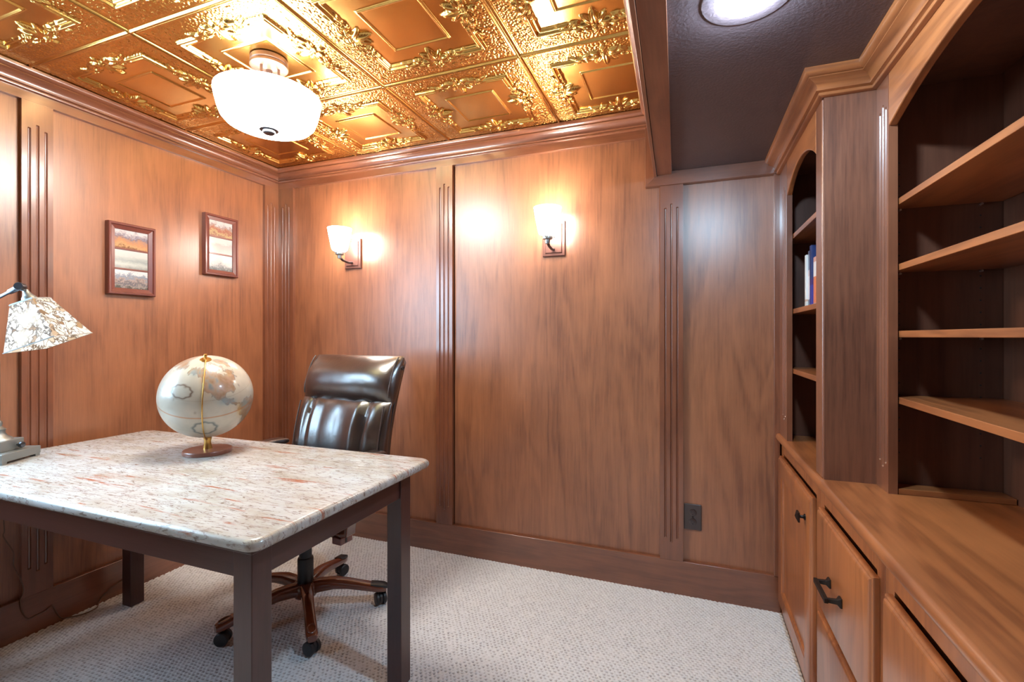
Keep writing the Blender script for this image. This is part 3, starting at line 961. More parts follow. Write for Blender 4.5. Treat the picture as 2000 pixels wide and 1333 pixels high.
# ------------------------------------------------------------------ ceiling bowl lamp
def bowl_light(fx, fy, label):
    t = thing('ceiling_light', (fx, fy, 2.262), label, 'ceiling light')
    MB().lathe([(0.066, 2.262), (0.066, 2.248), (0.063, 2.244), (0.067, 2.240), (0.067, 2.232), (0.060, 2.228), (0.02, 2.226), (0.012, 2.222), (0.012, 2.14)], (fx, fy, 0), n=40).build('canopy', M_canopy, t, 0, smooth=35, recalc=True)
    b = MB()
    for a in (0.5, 2.6, 4.7):
        c_, s_ = math.cos(a), math.sin(a)
        b.tube([(fx + .035 * c_, fy + .035 * s_, 2.23), (fx + .035 * c_, fy + .035 * s_, 2.15), (fx + .1 * c_, fy + .1 * s_, 2.125), (fx + .175 * c_, fy + .175 * s_, 2.118)], 0.005, 8)
    b.build('holder', M_canopy, t, 0, smooth=40)
    prof = [(0.004, 2.001), (0.10, 2.001), (0.128, 2.004), (0.148, 2.013), (0.163, 2.029), (0.173, 2.055), (0.181, 2.088), (0.186, 2.114), (0.186, 2.119)]
    MB().lathe(prof, (fx, fy, 0), n=64, cap=False).build('glass_bowl', M_bowl, t, 0, smooth=60)
    prof = [(0.1855, 2.1205), (0.181, 2.120), (0.177, 2.088), (0.169, 2.058), (0.159, 2.034), (0.144, 2.018), (0.125, 2.009), (0.10, 2.006), (0.004, 2.006)]
    MB().lathe(prof, (fx, fy, 0), n=64, cap=False).build('inner_glass', M_bowl_in, t, 0, smooth=60)
    MB().lathe([(0.0, 2.008), (0.031, 2.005), (0.031, 1.998), (0.034, 1.996), (0.034, 1.991), (0.023, 1.989), (0.022, 1.981), (0.018, 1.978), (0.0, 1.977)], (fx, fy, 0), n=28).build('finial', M_gun, t, 0, smooth=30, recalc=True)


bowl_light(-1.508, 1.37, 'lit white glass bowl ceiling light hanging from the copper tiles')

# ------------------------------------------------------------------ recessed light
t = thing('recessed_light', (0.125, 1.19, 1.972), 'round lit recessed downlight in the dark brown soffit', 'ceiling light')
MB().lathe([(0.098, 1.972), (0.097, 1.970), (0.047, 1.968), (0.045, 1.970), (0.044, 1.972)], (0.125, 1.19, 0), n=48, cap=False).build('trim_ring', M_soffit, t, 0, smooth=40, recalc=True)
MB().lathe([(0.043, 1.971), (0.043, 1.958), (0.039, 1.951), (0.025, 1.947), (0.0, 1.946)], (0.125, 1.19, 0), n=48, cap=False).build('lens', M_disc, t, 0, smooth=60, recalc=True)

# ------------------------------------------------------------------ framed pictures
def photo_mat(name, stops, nz=0.15, sc=7.0, spk=0.0):
    m, nt, N, L, P = newmat(name)
    tc = N.new('ShaderNodeTexCoord')
    sp = N.new('ShaderNodeSeparateXYZ'); L.new(tc.outputs['Generated'], sp.inputs[0])
    cb = N.new('ShaderNodeCombineXYZ'); L.new(sp.outputs['Y'], cb.inputs[0]); L.new(sp.outputs['Z'], cb.inputs[1])
    cb.inputs[2].default_value = len(name) * 1.7
    acc = sp.outputs['Z']
    for scale, amp, sx in ((2.0, nz * 5.5, 1.0), (sc * 1.8, nz * 4.0, 0.7)):
        mp = N.new('ShaderNodeMapping'); mp.inputs['Scale'].default_value = (1.6 * sx, 1.0, 1)
        mp.inputs['Rotation'].default_value = (0, 0, 0.25)
        L.new(cb.outputs[0], mp.inputs['Vector'])
        n = node(N, 'ShaderNodeTexNoise', Scale=scale, Detail=9.0, Roughness=0.72, Distortion=0.4)
        L.new(mp.outputs[0], n.inputs['Vector'])
        sb_ = node(N, 'ShaderNodeMath', operation='SUBTRACT'); sb_.inputs[1].default_value = 0.5
        L.new(n.outputs['Fac'], sb_.inputs[0])
        a = node(N, 'ShaderNodeMath', operation='MULTIPLY_ADD'); a.inputs[1].default_value = amp
        L.new(sb_.outputs[0], a.inputs[0]); L.new(acc, a.inputs[2])
        acc = a.outputs[0]
    r = ramp(N, [(p, [x * 0.72 for x in c]) for p, c in stops])
    L.new(acc, r.inputs['Fac'])
    L.new(r.outputs['Color'], P.inputs['Base Color'])
    P.inputs['Roughness'].default_value = 0.18
    P.inputs['Coat Weight'].default_value = 0.6
    P.inputs['Coat Roughness'].default_value = 0.03
    return m


PH = [photo_mat('photo_desert', [(0, (0.30, 0.14, 0.07)), (0.12, (0.72, 0.45, 0.22)), (0.30, (0.70, 0.35, 0.17)), (0.5, (0.55, 0.33, 0.25)), (0.6, (0.24, 0.22, 0.30)), (0.78, (0.55, 0.52, 0.58)), (0.9, (0.80, 0.80, 0.84))], 0.2),
      photo_mat('photo_shore', [(0, (0.30, 0.34, 0.33)), (0.25, (0.62, 0.68, 0.66)), (0.42, (0.38, 0.46, 0.45)), (0.62, (0.60, 0.66, 0.66)), (0.66, (0.80, 0.76, 0.74)), (1, (0.85, 0.84, 0.85))], 0.06),
      photo_mat('photo_brush', [(0, (0.10, 0.11, 0.10)), (0.15, (0.45, 0.40, 0.38)), (0.28, (0.12, 0.14, 0.18)), (0.42, (0.50, 0.40, 0.36)), (0.58, (0.26, 0.33, 0.42)), (0.74, (0.38, 0.44, 0.54)), (0.78, (0.82, 0.82, 0.86))], 0.22, 11),
      photo_mat('photo_autumn', [(0, (0.35, 0.20, 0.15)), (0.2, (0.62, 0.52, 0.28)), (0.38, (0.40, 0.14, 0.12)), (0.55, (0.55, 0.35, 0.25)), (0.68, (0.40, 0.38, 0.44)), (0.82, (0.78, 0.80, 0.84))], 0.24, 8),
      photo_mat('photo_mist', [(0, (0.66, 0.66, 0.68)), (0.35, (0.60, 0.55, 0.56)), (0.55, (0.55, 0.50, 0.52)), (0.7, (0.76, 0.76, 0.78)), (1, (0.84, 0.85, 0.87))], 0.1),
      photo_mat('photo_fog_trees', [(0, (0.16, 0.20, 0.22)), (0.2, (0.34, 0.40, 0.43)), (0.36, (0.60, 0.65, 0.68)), (0.6, (0.78, 0.81, 0.84)), (1, (0.84, 0.86, 0.88))], 0.22, 6)]


def picture(y0, y1, z0, z1, mats, label):
    xw = XL - PR + 0.0005
    xf = xw + 0.027
    t = thing('picture_frame', (xw, (y0 + y1) / 2, z0), label, 'picture', 'framed landscape photographs on the left wall')
    b = MB()
    def R_(x, d): return [(x, y0 + d, z0 + d), (x, y1 - d, z0 + d), (x, y1 - d, z1 - d), (x, y0 + d, z1 - d)]
    b.rings([R_(xw, 0), R_(xf - 0.003, 0), R_(xf, 0.003), R_(xf, 0.010), R_(xf - 0.005, 0.014), R_(xf - 0.010, 0.030), R_(xf - 0.014, 0.031), R_(xw + 0.004, 0.031)], True, False)
    b.build('frame', W['frame'], t, 0, smooth=20, recalc=True)
    hh = (z1 - z0 - 0.062 - 0.016) / 3
    xm = xf - 0.012
    z = z0 + 0.031
    for i in range(3):
        MB().box(xm - 0.004, xm - 0.002, y0 + 0.031, y1 - 0.031, z, z + hh).build('photo', mats[2 - i], t)
        z += hh
        if i < 2:
            MB().box(xm - 0.004, xm + 0.001, y0 + 0.031, y1 - 0.031, z, z + 0.008).build('divider', W['frame'], t, 0.001)
            z += 0.008


picture(1.372, 1.577, 1.398, 1.734, PH[0:3], 'left framed set of three landscape photos with orange desert on top')
picture(1.832, 2.036, 1.545, 1.884, PH[3:6], 'right framed set of three landscape photos hung higher near the corner')

# ------------------------------------------------------------------ desk
dk = thing('desk', (-1.63, 1.125, 0), 'mahogany desk with a cream granite top in the left of the room', 'desk')
dx0, dx1, dy0, dy1 = -2.395, -0.868, 0.748, 1.498


def rrect(x0, x1, y0, y1, r, n=8):
    o = []
    for cx, cy, a0 in ((x1 - r, y0 + r, -PI / 2), (x1 - r, y1 - r, 0), (x0 + r, y1 - r, PI / 2), (x0 + r, y0 + r, PI)):
        for k_ in range(n + 1):
            a = a0 + PI / 2 * k_ / n
            o.append((cx + r * math.cos(a), cy + r * math.sin(a)))
    return o


rg = []
for k_ in range(11):
    a = -PI / 2 + PI * k_ / 10
    ins = 0.014 * (1 - math.cos(a))
    z = 0.745 + 0.015 * math.sin(a)
    rg.append([(p[0], p[1], z) for p in rrect(dx0 + ins, dx1 - ins, dy0 + ins, dy1 - ins, 0.030)])
MB().rings(rg).build('granite_top', M_granite, dk, 0, smooth=40)
lx = [(-2.373, -2.315), (-0.969, -0.912)]
ly = [(0.782, 0.837), (1.366, 1.423)]
for a in lx:
    for b_ in ly:
        MB().box(a[0], a[1], b_[0], b_[1], 0.0, 0.718).build('leg', W['deskz'], dk, 0.0025)
b = MB().box(-2.315, -0.969, 0.790, 0.812, 0.650, 0.716); b.build('apron', W['deskx'], dk, 0.001)
b = MB().box(-2.315, -0.969, 1.394, 1.415, 0.650, 0.716); b.build('apron', W['deskx'], dk, 0.001)
b = MB().box(-2.366, -2.344, 0.837, 1.366, 0.650, 0.716); b.build('apron', W['desky'], dk, 0.001)
b = MB().box(-0.940, -0.918, 0.837, 1.366, 0.650, 0.716); b.build('apron', W['desky'], dk, 0.001)
MB().box(-2.385, -0.900, 0.772, 1.435, 0.717, 0.7295).build('sub_top', W['deskx'], dk, 0.003)

# ------------------------------------------------------------------ chair
CP = (-1.572, 1.62, 0.0)
CRZ = -0.085
BX = 0.038
ch = thing('office_chair', CP, 'dark brown leather swivel chair with a wooden five star base behind the desk', 'chair', rz=CRZ)
MC = Matrix.Translation(CP) @ Matrix.Rotation(CRZ, 4, 'Z')


def cbuild(b, name, mat, parent=ch, **kw):
    return b.xform(MC).build(name, mat, parent, **kw)


def cline(z):
    z = z - 0.006
    """front line of the back rest: local y at height z"""
    if z < 0.62: return 0.100 + (z - 0.62) * 0.05
    t_ = z - 0.62
    return 0.100 + 0.05 * t_ + 0.72 * t_ * t_ / (1 + 1.15 * t_)


def padloft(z0, z1, width, thick, disp, nz_=44, na=72, back=0.0, endpow=2.6, wtap=0.0):
    rings = []
    for i in range(nz_ + 1):
        s = i / nz_
        zz = z0 + (z1 - z0) * (0.5 - 0.5 * math.cos(PI * s))
        sn = (zz - z0) / (z1 - z0)
        e = (1 - abs(2 * sn - 1) ** endpow) ** (1 / endpow) if 0 < sn < 1 else 0
        e = max(e, 0.02)
        dzz = 0.004
        tan = Vector((0, cline(zz + dzz) - cline(zz - dzz), 2 * dzz)).normalized()
        nf = Vector((0, -tan.z, tan.y))          # forward
        c = Vector((BX, cline(zz), zz)) - nf * (thick / 2 + back)
        w2 = (width / 2 - wtap * (1 - sn)) * (0.965 + 0.035 * e)
        R_ = []
        for k_ in range(na):
            a = 2 * PI * k_ / na
            ca, sa = math.cos(a), math.sin(a)
            ex = 3.6
            px = w2 * math.copysign(abs(ca) ** (2 / ex), ca)
            pn = thick / 2 * e * math.copysign(abs(sa) ** (2 / 2.6), sa)
            if sa > 0:
                pn += disp(px / (width / 2), sn) * e * min(1, sa * 1.6)
            p = c + Vector((px, 0, 0)) + nf * pn
            R_.append(tuple(p))
        rings.append(R_)
    return MB().rings(rings)


def d_main(u, s):
    env = max(0, 1 - abs(u) ** 6)
    v = 0.022 * (1 - u * u)
    ch_ = 0.0
    for uc, wd_ in ((-0.66, .12), (-0.34, .10), (-0.04, .10), (0.26, .12), (0.56, .10)):
        cen = uc + 0.05 * (s - 0.8) * (1 if uc > 0 else -1)
        ch_ -= 0.027 * math.exp(-((u - cen) / 0.07) ** 2) * (0.65 + 0.35 * math.exp(-((s - 0.90) / 0.55) ** 2))
    ch_ += 0.004 * math.sin(u * 15 + 2) * math.exp(-((s - 0.95) / 0.2) ** 2)
    return (v + ch_) * env


def d_head(u, s):
    v = 0.026 * math.sin(PI * min(1, s * 1.05)) * (1 - 0.5 * u ** 4)
    for uc in (-0.42, -0.30, 0.30, 0.37):
        v -= 0.0075 * math.exp(-((u - uc - 0.08 * (s - .2)) / 0.035) ** 2) * math.exp(-((s - 0.12) / 0.28) ** 2)
    for uc, sl in ((0.1, .5), (0.55, .3), (-0.1, -.4)):
        v -= 0.003 * math.exp(-((u - uc - sl * (s - .9)) / 0.03) ** 2) * math.exp(-((s - 0.92) / 0.12) ** 2)
    return v


cbuild(padloft(0.46, 0.922, 0.560, 0.088, d_main), 'back_cushion', M_leather, smooth=60)
cbuild(padloft(0.902, 1.128, 0.560, 0.100, d_head, endpow=2.2), 'headrest', M_leather, smooth=60)
# rear shell and seams
sh = MB()
rg = []
for k_ in range(24):
    zz = 0.48 + (1.105 - 0.48) * k_ / 23
    y_ = cline(zz) + 0.078
    hw = 0.262 if k_ not in (0, 23) else 0.24
    rg.append([(BX - hw, y_, zz), (BX + hw, y_, zz), (BX + hw, y_ + 0.022, zz), (BX - hw, y_ + 0.022, zz)])
cbuild(sh.rings(rg), 'back_shell', M_leather, bevel=0.006)
for sg in (-1, 1):
    pts = []
    for k_ in range(16):
        zz = 0.925 + (1.105 - 0.925) * k_ / 15
        pts.append((BX + sg * 0.262, cline(zz) + 0.014 + 0.014 * abs(2 * k_ / 15 - 1) ** 4, zz))
    cbuild(MB().tube(pts, 0.0035, 8), 'seam', M_thread, smooth=60)
    pts = [(BX + sg * 0.258, cline(zz) + 0.012, zz) for zz in [0.52 + 0.37 * k_ / 15 for k_ in range(16)]]
    cbuild(MB().tube(pts, 0.0035, 8), 'seam', M_thread, smooth=60)
    MB_ = MB().lathe([(0.010, 0), (0.010, 0.003), (0.007, 0.004), (0.007, 0.002)], (BX + sg * 0.279, cline(1.06) + 0.055, 1.055), (sg, 0, 0), 16)
    cbuild(MB_, 'side_button', M_gun, smooth=30)


def hpad(x0, x1, y0, y1, z0, z1, n=4.0, bulge=0.0, ny=24, na=56):
    rings = []
    for i in range(ny + 1):
        s = 0.5 - 0.5 * math.cos(PI * i / ny)
        e = max(0.03, (1 - abs(2 * s - 1) ** n) ** (1 / n) if 0 < s < 1 else 0.03)
        yy = y0 + (y1 - y0) * s
        R_ = []
        for k_ in range(na):
            a = 2 * PI * k_ / na
            ca, sa = math.cos(a), math.sin(a)
            px = (x0 + x1) / 2 + (x1 - x0) / 2 * (0.9 + 0.1 * e) * math.copysign(abs(ca) ** (2 / n), ca)
            pz = (z0 + z1) / 2 + (z1 - z0) / 2 * e * math.copysign(abs(sa) ** (2 / 2.6), sa)
            R_.append((px, yy, pz))
        rings.append(R_)
    return MB().rings(rings)


cbuild(hpad(-0.265, 0.265, -0.36, 0.13, 0.415, 0.515), 'seat', M_leather, smooth=60)
cbuild(MB().box(-0.20, 0.20, -0.26, 0.10, 0.395, 0.418), 'seat_pan', M_black, bevel=0.006)
cbuild(MB().box(-0.075, 0.075, -0.12, 0.09, 0.345, 0.395), 'tilt_mechanism', M_black, bevel=0.008)
for sg in (-1, 1):
    arm = cbuild(hpad(sg * 0.300 - 0.033, sg * 0.300 + 0.033, -0.19, 0.14, 0.672, 0.712), 'armrest', M_leather, smooth=60)
    pth = [(sg * 0.14, -0.02, 0.385), (sg * 0.22, -0.02, 0.382), (sg * 0.285, -0.03, 0.40), (sg * 0.318, -0.06, 0.47), (sg * 0.315, -0.12, 0.58), (sg * 0.300, -0.12, 0.678)]
    b = MB()
    rg = []
    for i, p in enumerate(pth):
        q = pth[min(i + 1, len(pth) - 1)]; o_ = pth[max(i - 1, 0)]
        tv = (Vector(q) - Vector(o_)).normalized()
        uu = Vector((0, 1, 0)); vv = tv.cross(uu).normalized()
        P_ = Vector(p)
        rg.append([tuple(P_ + uu * 0.026 * s1 + vv * 0.010 * s2) for s1, s2 in ((-1, -1), (1, -1), (1, 1), (-1, 1))])
    cbuild(MB().rings(rg), 'arm_support', W['chair'], bevel=0.004, recalc=True)
    cbuild(MB().box(sg * 0.212, sg * 0.262, -0.055, 0.012, 0.352, 0.383), 'arm_bracket', W['frame'], bevel=0.005)
cbuild(MB().box(0.2625, 0.264, -0.030, -0.022, 0.358, 0.376), 'bracket_slot', M_black)
cbuild(MB().lathe([(0.031, 0.118), (0.033, 0.125), (0.033, 0.228), (0.031, 0.234), (0.026, 0.236), (0.026, 0.30), (0.018, 0.302), (0.018, 0.35)], n=28), 'gas_column', M_black, smooth=35, recalc=True)
base = cbuild(MB().lathe([(0.046, 0.070), (0.050, 0.078), (0.050, 0.118), (0.044, 0.128), (0.034, 0.130)], n=28), 'star_base', W['chair'], smooth=35, recalc=True)
b0 = math.radians(246) - CRZ
for k_ in range(5):
    a = b0 + 2 * PI * k_ / 5
    ca, sa = math.cos(a), math.sin(a)
    secs = [(0.02, 0.100, 0.030, 0.026), (0.06, 0.108, 0.027, 0.026), (0.12, 0.112, 0.024, 0.024), (0.18, 0.104, 0.021, 0.0225), (0.25, 0.088, 0.019, 0.022), (0.305, 0.076, 0.0175, 0.0225), (0.333, 0.072, 0.0160, 0.0215), (0.345, 0.070, 0.012, 0.016)]
    rg = []
    for r, zc, hz, hw in secs:
        R_ = []
        for q in range(16):
            t_ = 2 * PI * q / 16
            px = hw * math.copysign(abs(math.cos(t_)) ** 0.55, math.cos(t_))
            pz = hz * math.copysign(abs(math.sin(t_)) ** 0.6, math.sin(t_))
            R_.append((r * ca - px * sa, r * sa + px * ca, zc + pz))
        rg.append(R_)
    leg = cbuild(MB().rings(rg), 'base_leg', W['chair'], smooth=50, recalc=True)
    # cap
    if k_ in (2, 3, 4):
        cm_ = M_black
        rg = []
        for r, z0_, z1_, hw in ((0.278, 0.094, 0.1015, 0.0205), (0.300, 0.088, 0.0985, 0.0215), (0.335, 0.078, 0.0925, 0.0205), (0.350, 0.074, 0.085, 0.014)):
            rg.append([(r * ca - s * hw * sa, r * sa + s * hw * ca, z) for s, z in ((-1, z0_), (1, z0_), (1, z1_ - 0.003), (0.75, z1_), (-0.75, z1_), (-1, z1_ - 0.003))])
        cbuild(MB().rings(rg), 'leg_cap', M_black, base, smooth=30, recalc=True)
    else:
        rc = 0.312
        b = MB()
        pts = []
        for q in range(25):
            t_ = 2 * PI * q / 24
            rr = rc + 0.023 * math.cos(t_); pp = 0.0145 * math.sin(t_)
            pts.append((rr * ca - pp * sa, rr * sa + pp * ca, 0.0925 - (rr - rc) * 0.16))
        b.tube(pts, 0.003, 8)
        cbuild(b, 'leg_cap', W['chair'], base, smooth=60)
    # caster: stem, hood, twin wheels
    cx_, cy_ = 0.318 * ca, 0.318 * sa
    wa = a + [0.9, -0.9, 0.4, 1.2, 0.5][k_]
    wx, wy = math.cos(wa), math.sin(wa)
    cst = MB().lathe([(0.006, 0.045), (0.006, 0.062)], (cx_, cy_, 0), n=10)
    cst.lathe([(0.0225, -0.006), (0.0235, 0.0), (0.0225, 0.006)], (cx_, cy_, 0.028), (wx, wy, 0), 24)
    cbuild(cst, 'caster_hood', M_black, base, smooth=35, recalc=True)
    wm = MB()
    for sg in (-1, 1):
        wm.lathe([(0.022, 0.0075), (0.0265, 0.010), (0.0265, 0.020), (0.0235, 0.0235), (0.012, 0.0255), (0.0, 0.026)], (cx_, cy_, 0.0265), (wx * sg, wy * sg, 0), 28)
    cbuild(wm, 'caster_wheel', M_black, base, smooth=35, recalc=True)

# ------------------------------------------------------------------ globe
gc = Vector((-1.715, 1.275, 0.974)); GR = 0.155
gl = thing('globe', (gc.x, gc.y, 0.76), 'antique style world globe with brass arm on a round wooden base', 'globe')
toward = Vector((1.715, -1.275, 0)).normalized()
side = Vector((-toward.y, toward.x, 0))
if side.x < 0: side = -side
tilt = math.radians(24)
axv = (Vector((0, 0, 1)) * math.cos(tilt) + toward * math.sin(tilt) - side * 0.03).normalized()
# longitude -128 faces the camera
fwd = (toward - axv * toward.dot(axv)).normalized()
east = axv.cross(fwd)
LON0 = math.radians(-120)
NA = [(-168, 66), (-160, 70), (-140, 70), (-125, 70), (-110, 68), (-95, 70), (-85, 69), (-82, 66), (-94, 60), (-92, 57), (-82, 54), (-79, 51), (-77, 57), (-76, 62), (-65, 59), (-56, 52), (-66, 49), (-61, 46), (-70, 43), (-74, 40), (-76, 35), (-81, 31), (-80, 26), (-82, 28), (-85, 30), (-94, 29), (-97, 25), (-96, 19), (-91, 19), (-88, 21), (-88, 16), (-83, 15), (-83, 10), (-79, 9), (-80, 7.5), (-85, 10), (-92, 14), (-98, 16), (-105, 20), (-107, 25), (-113, 31), (-114, 30), (-110, 23), (-115, 29), (-118, 34), (-124, 40), (-124, 48), (-132, 55), (-140, 60), (-150, 60), (-158, 57), (-163, 60)]
SA = [(-79, 8), (-72, 12), (-62, 10), (-52, 5), (-50, 0), (-35, -6), (-39, -15), (-48, -26), (-57, -36), (-65, -42), (-68, -52), (-74, -50), (-73, -38), (-71, -20), (-80, -6), (-80, 0)]
GR_ = [(-55, 60), (-45, 60), (-22, 70), (-20, 80), (-50, 82), (-68, 77), (-54, 70)]
AS = [(40, 68), (70, 72), (110, 75), (140, 72), (170, 69), (180, 67), (180, 64), (162, 58), (156, 52), (150, 60), (140, 54), (130, 43), (122, 38), (121, 30), (110, 20), (105, 10), (100, 5), (95, 17), (80, 10), (72, 20), (60, 25), (45, 15), (35, 30), (28, 40), (-8, 38), (-8, 44), (0, 50), (10, 55), (25, 60), (25, 70)]
AF = [(-16, 15), (-5, 35), (10, 37), (32, 31), (43, 11), (51, 11), (40, -5), (40, -18), (30, -32), (18, -34), (12, -15), (9, 4), (-8, 5)]
AU = [(114, -22), (130, -12), (142, -11), (153, -27), (148, -38), (135, -34), (116, -34)]
AR = [(-120, 73), (-105, 76), (-80, 75), (-65, 67), (-72, 64), (-90, 72), (-80, 82), (-100, 80)]


def inside(poly, X_, Y_):
    c = np.zeros(X_.shape, bool)
    n = len(poly)
    for i in range(n):
        x1_, y1_ = poly[i]; x2_, y2_ = poly[(i + 1) % n]
        if y1_ == y2_: continue
        cond = ((y1_ > Y_) != (y2_ > Y_)) & (X_ < (x2_ - x1_) * (Y_ - y1_) / (y2_ - y1_) + x1_)
        c ^= cond
    return c


nlo, nla = 520, 260
lo = np.linspace(-180, 180, nlo + 1); la = np.linspace(-90, 90, nla + 1)
LO, LA = np.meshgrid(lo, la)
wl = LO + 2.2 * np.sin(LA * .55) + 1.2 * np.sin(LO * .9 + LA * .4); wa_ = LA + 1.6 * np.sin(LO * .5) + 0.9 * np.sin(LO * 1.1)
land = np.zeros(LO.shape, bool)
for p in (NA, SA, GR_, AS, AF, AU, AR): land |= inside(p, wl, wa_)
lf = land.astype(float)
def blur(a, n):
    for _ in range(n):
        a = (a + np.roll(a, 1, 0) + np.roll(a, -1, 0) + np.roll(a, 1, 1) + np.roll(a, -1, 1)) / 5
    return a
rg_ = np.random.default_rng(11)
def fbm(sd, n0):
    r_ = np.random.default_rng(sd); o = np.zeros(LO.shape)
    for q, n in enumerate(n0):
        a = r_.normal(0, 1, LO.shape); a = blur(a, n); o += a / a.std() / (q + 1)
    return o / np.abs(o).max()
f1, f2 = fbm(1, (60, 12)), fbm(2, (14, 3))
b1_, b2_ = blur(lf, 6), blur(lf, 2)
ocean = np.array([0.52, 0.475, 0.39]); tan = np.array([0.32, 0.185, 0.10]); blue = np.array([0.14, 0.22, 0.26]); pink = np.array([0.44, 0.28, 0.22]); brn = np.array([0.22, 0.13, 0.08])
CG = np.ones(LO.shape + (3,)) * ocean
CG *= (1 + 0.05 * f1[..., None])
k = (lf * np.clip(0.75 + 0.9 * f1, 0.45, .95))[..., None]; CG = CG * (1 - k) + tan * k
k = (lf * np.clip(f2 * 1.1, 0, .6))[..., None]; CG = CG * (1 - k) + pink * k
k = (lf * np.clip(-f1 * 2.0 - .1, 0, .85))[..., None]; CG = CG * (1 - k) + blue * k
coast = np.clip(1 - np.abs(b1_ - 0.5) * 3.2, 0, 1)
# the coast is washed in blue-grey, as an antique map
k = (coast * 0.75 * (0.5 + 0.5 * np.clip(f1 * 3, -1, 1)))[..., None]; CG = CG * (1 - k) + blue * k
line = np.clip(1 - np.abs(b2_ - 0.5) * 4, 0, 1) * (0.4 + 0.4 * f2)
k = np.clip(line * 1.6, 0, 0.85)[..., None]; CG = CG * (1 - k) + brn * k
# southern Mexico and Andes washes
def wash(lon, lat, sx, sy, col, s):
    global CG
    g = np.exp(-((LO - lon) / sx) ** 2 - ((LA - lat) / sy) ** 2) * s
    CG = CG * (1 - g[..., None]) + np.array(col) * g[..., None]
wash(-98, 19, 9, 5, (0.22, 0.33, 0.38), .75); wash(-88, 16, 6, 3, (0.25, 0.36, 0.40), .6); wash(-112, 27, 5, 6, (0.35, 0.38, 0.36), .4)
wash(-80, 0, 4, 9, (0.62, 0.36, 0.08), .7); wash(-70, 4, 9, 6, (0.25, 0.36, 0.36), .6); wash(-152, 63, 9, 5, (0.22, 0.36, 0.42), .6); wash(-145, 60, 4, 3, (0.2, 0.3, 0.35), .5)
wash(-128, 54, 3, 8, (0.55, 0.28, 0.12), .45); wash(-117, 36, 8, 5, (0.45, 0.27, 0.17), .4)
# graticule, equator, tropic
for lat0, s in ((23.5, 0.25), (-23.5, 0.2), (66.5, .2)):
    g = np.exp(-((LA - lat0) / 0.45) ** 2) * s; CG = CG * (1 - g[..., None]) + brn * g[..., None]
g = np.exp(-(np.abs(LA) / 0.85) ** 4) * 0.85; CG = CG * (1 - g[..., None]) + np.array([0.50, 0.20, 0.07]) * g[..., None]
# cartouches: oval wreath in the north Pacific, ring in the south Pacific
def cart(lon, lat, rx, ry, w_, col, s):
    global CG
    dx_ = (LO - lon) * math.cos(math.radians(lat)); dy_ = LA - lat
    rr = np.sqrt((dx_ / rx) ** 2 + (dy_ / ry) ** 2)
    th_ = np.arctan2(dy_ / ry, dx_ / rx)
    g = np.exp(-((rr - 1 - 0.05 * np.sin(th_ * 9)) / w_) ** 2) * s
    CG = CG * (1 - g[..., None]) + np.array(col) * g[..., None]
cart(-156, 34, 13, 8.5, 0.11, (0.14, 0.08, 0.05), .9)
wash(-155, 43, 5, 1.5, (0.2, 0.13, 0.09), .6); wash(-152, 40.5, 2.5, 1.5, (0.2, 0.13, 0.09), .6); wash(-160, 25.5, 2, 1.5, (0.25, 0.15, 0.1), .5)
cart(-124, -19, 13, 12, 0.12, (0.12, 0.15, 0.15), .9); cart(-124, -19, 15, 13.5, 0.03, (0.25, 0.27, 0.26), .5)
wash(-134, 8, 1.5, 2.0, (0.25, 0.18, 0.14), .6); wash(-163, 22, 1.5, 2.0, (0.3, 0.2, 0.15), .5); wash(-70, 33, 1.2, 2, (0.2, 0.15, 0.15), .7); wash(-64, 45, 1.2, 2, (0.2, 0.2, 0.25), .7)
lor = np.radians(LO) - LON0; lar = np.radians(LA)
PT = (np.cos(lar) * np.cos(lor))[..., None] * np.array(fwd) + (np.cos(lar) * np.sin(lor))[..., None] * np.array(east) + np.sin(lar)[..., None] * np.array(axv)
PT = PT * GR + np.array(gc)
M_globe = attr_mat('antique_map_print', 'tint', 0.35, coat=0.5, noise=0.10, nscale=35)
link_mesh('sphere', grid_mesh('sphere', PT[..., 0], PT[..., 1], PT[..., 2], M_globe, np.clip(CG, 0.01, 0.9)), gl)
# brass arm down the front
ang0 = 0.0
pts = []
for k_ in range(41):
    la_ = PI / 2 + 0.02 - (PI / 2 + math.radians(76)) * k_ / 40
    lnn = math.radians(-6) * math.cos(la_)
    d = fwd * (math.cos(la_) * math.cos(lnn)) + east * (math.cos(la_) * math.sin(lnn)) + axv * math.sin(la_)
    pts.append(gc + d * (GR + 0.0075))
arm_top = gc + axv * (GR + 0.013)
MB().tube([gc + axv * (GR + 0.002), gc + axv * (GR + 0.012)] , 0.0035, 10).build('top_pin', M_brass, gl, smooth=50)
MB().tube(pts, 0.0022, 8).build('meridian_arm', M_brass, gl, smooth=60)
MB().lathe([(0.019, GR - 0.001), (0.018, GR + 0.001), (0.006, GR + 0.002), (0.005, GR + 0.012), (0.0065, GR + 0.017), (0.0045, GR + 0.022), (0.0, GR + 0.023)], gc, axv, 28).build('pole_disc', M_brass, gl, smooth=35, recalc=True)
bcx, bcy = gc.x + 0.008, gc.y - 0.004
end = pts[-1]
MB().tube([end, end + Vector((0.002, -0.001, -0.006)), Vector((bcx, bcy, 0.815))], 0.003, 8).build('arm_foot', M_brass, gl, smooth=60)
MB().lathe([(0.016, 0.776), (0.015, 0.780), (0.012, 0.795), (0.0115, 0.806), (0.014, 0.816), (0.013, 0.820), (0.0, 0.821)], (bcx, bcy, 0), n=28).build('stem', M_brass, gl, 0, smooth=35, recalc=True)
MB().lathe([(0.080, 0.7605), (0.081, 0.764), (0.081, 0.772), (0.079, 0.7755), (0.070, 0.777), (0.0, 0.777)], (bcx, bcy, 0), n=64).build('round_base', W['globe'], gl, 0, smooth=30, recalc=True)


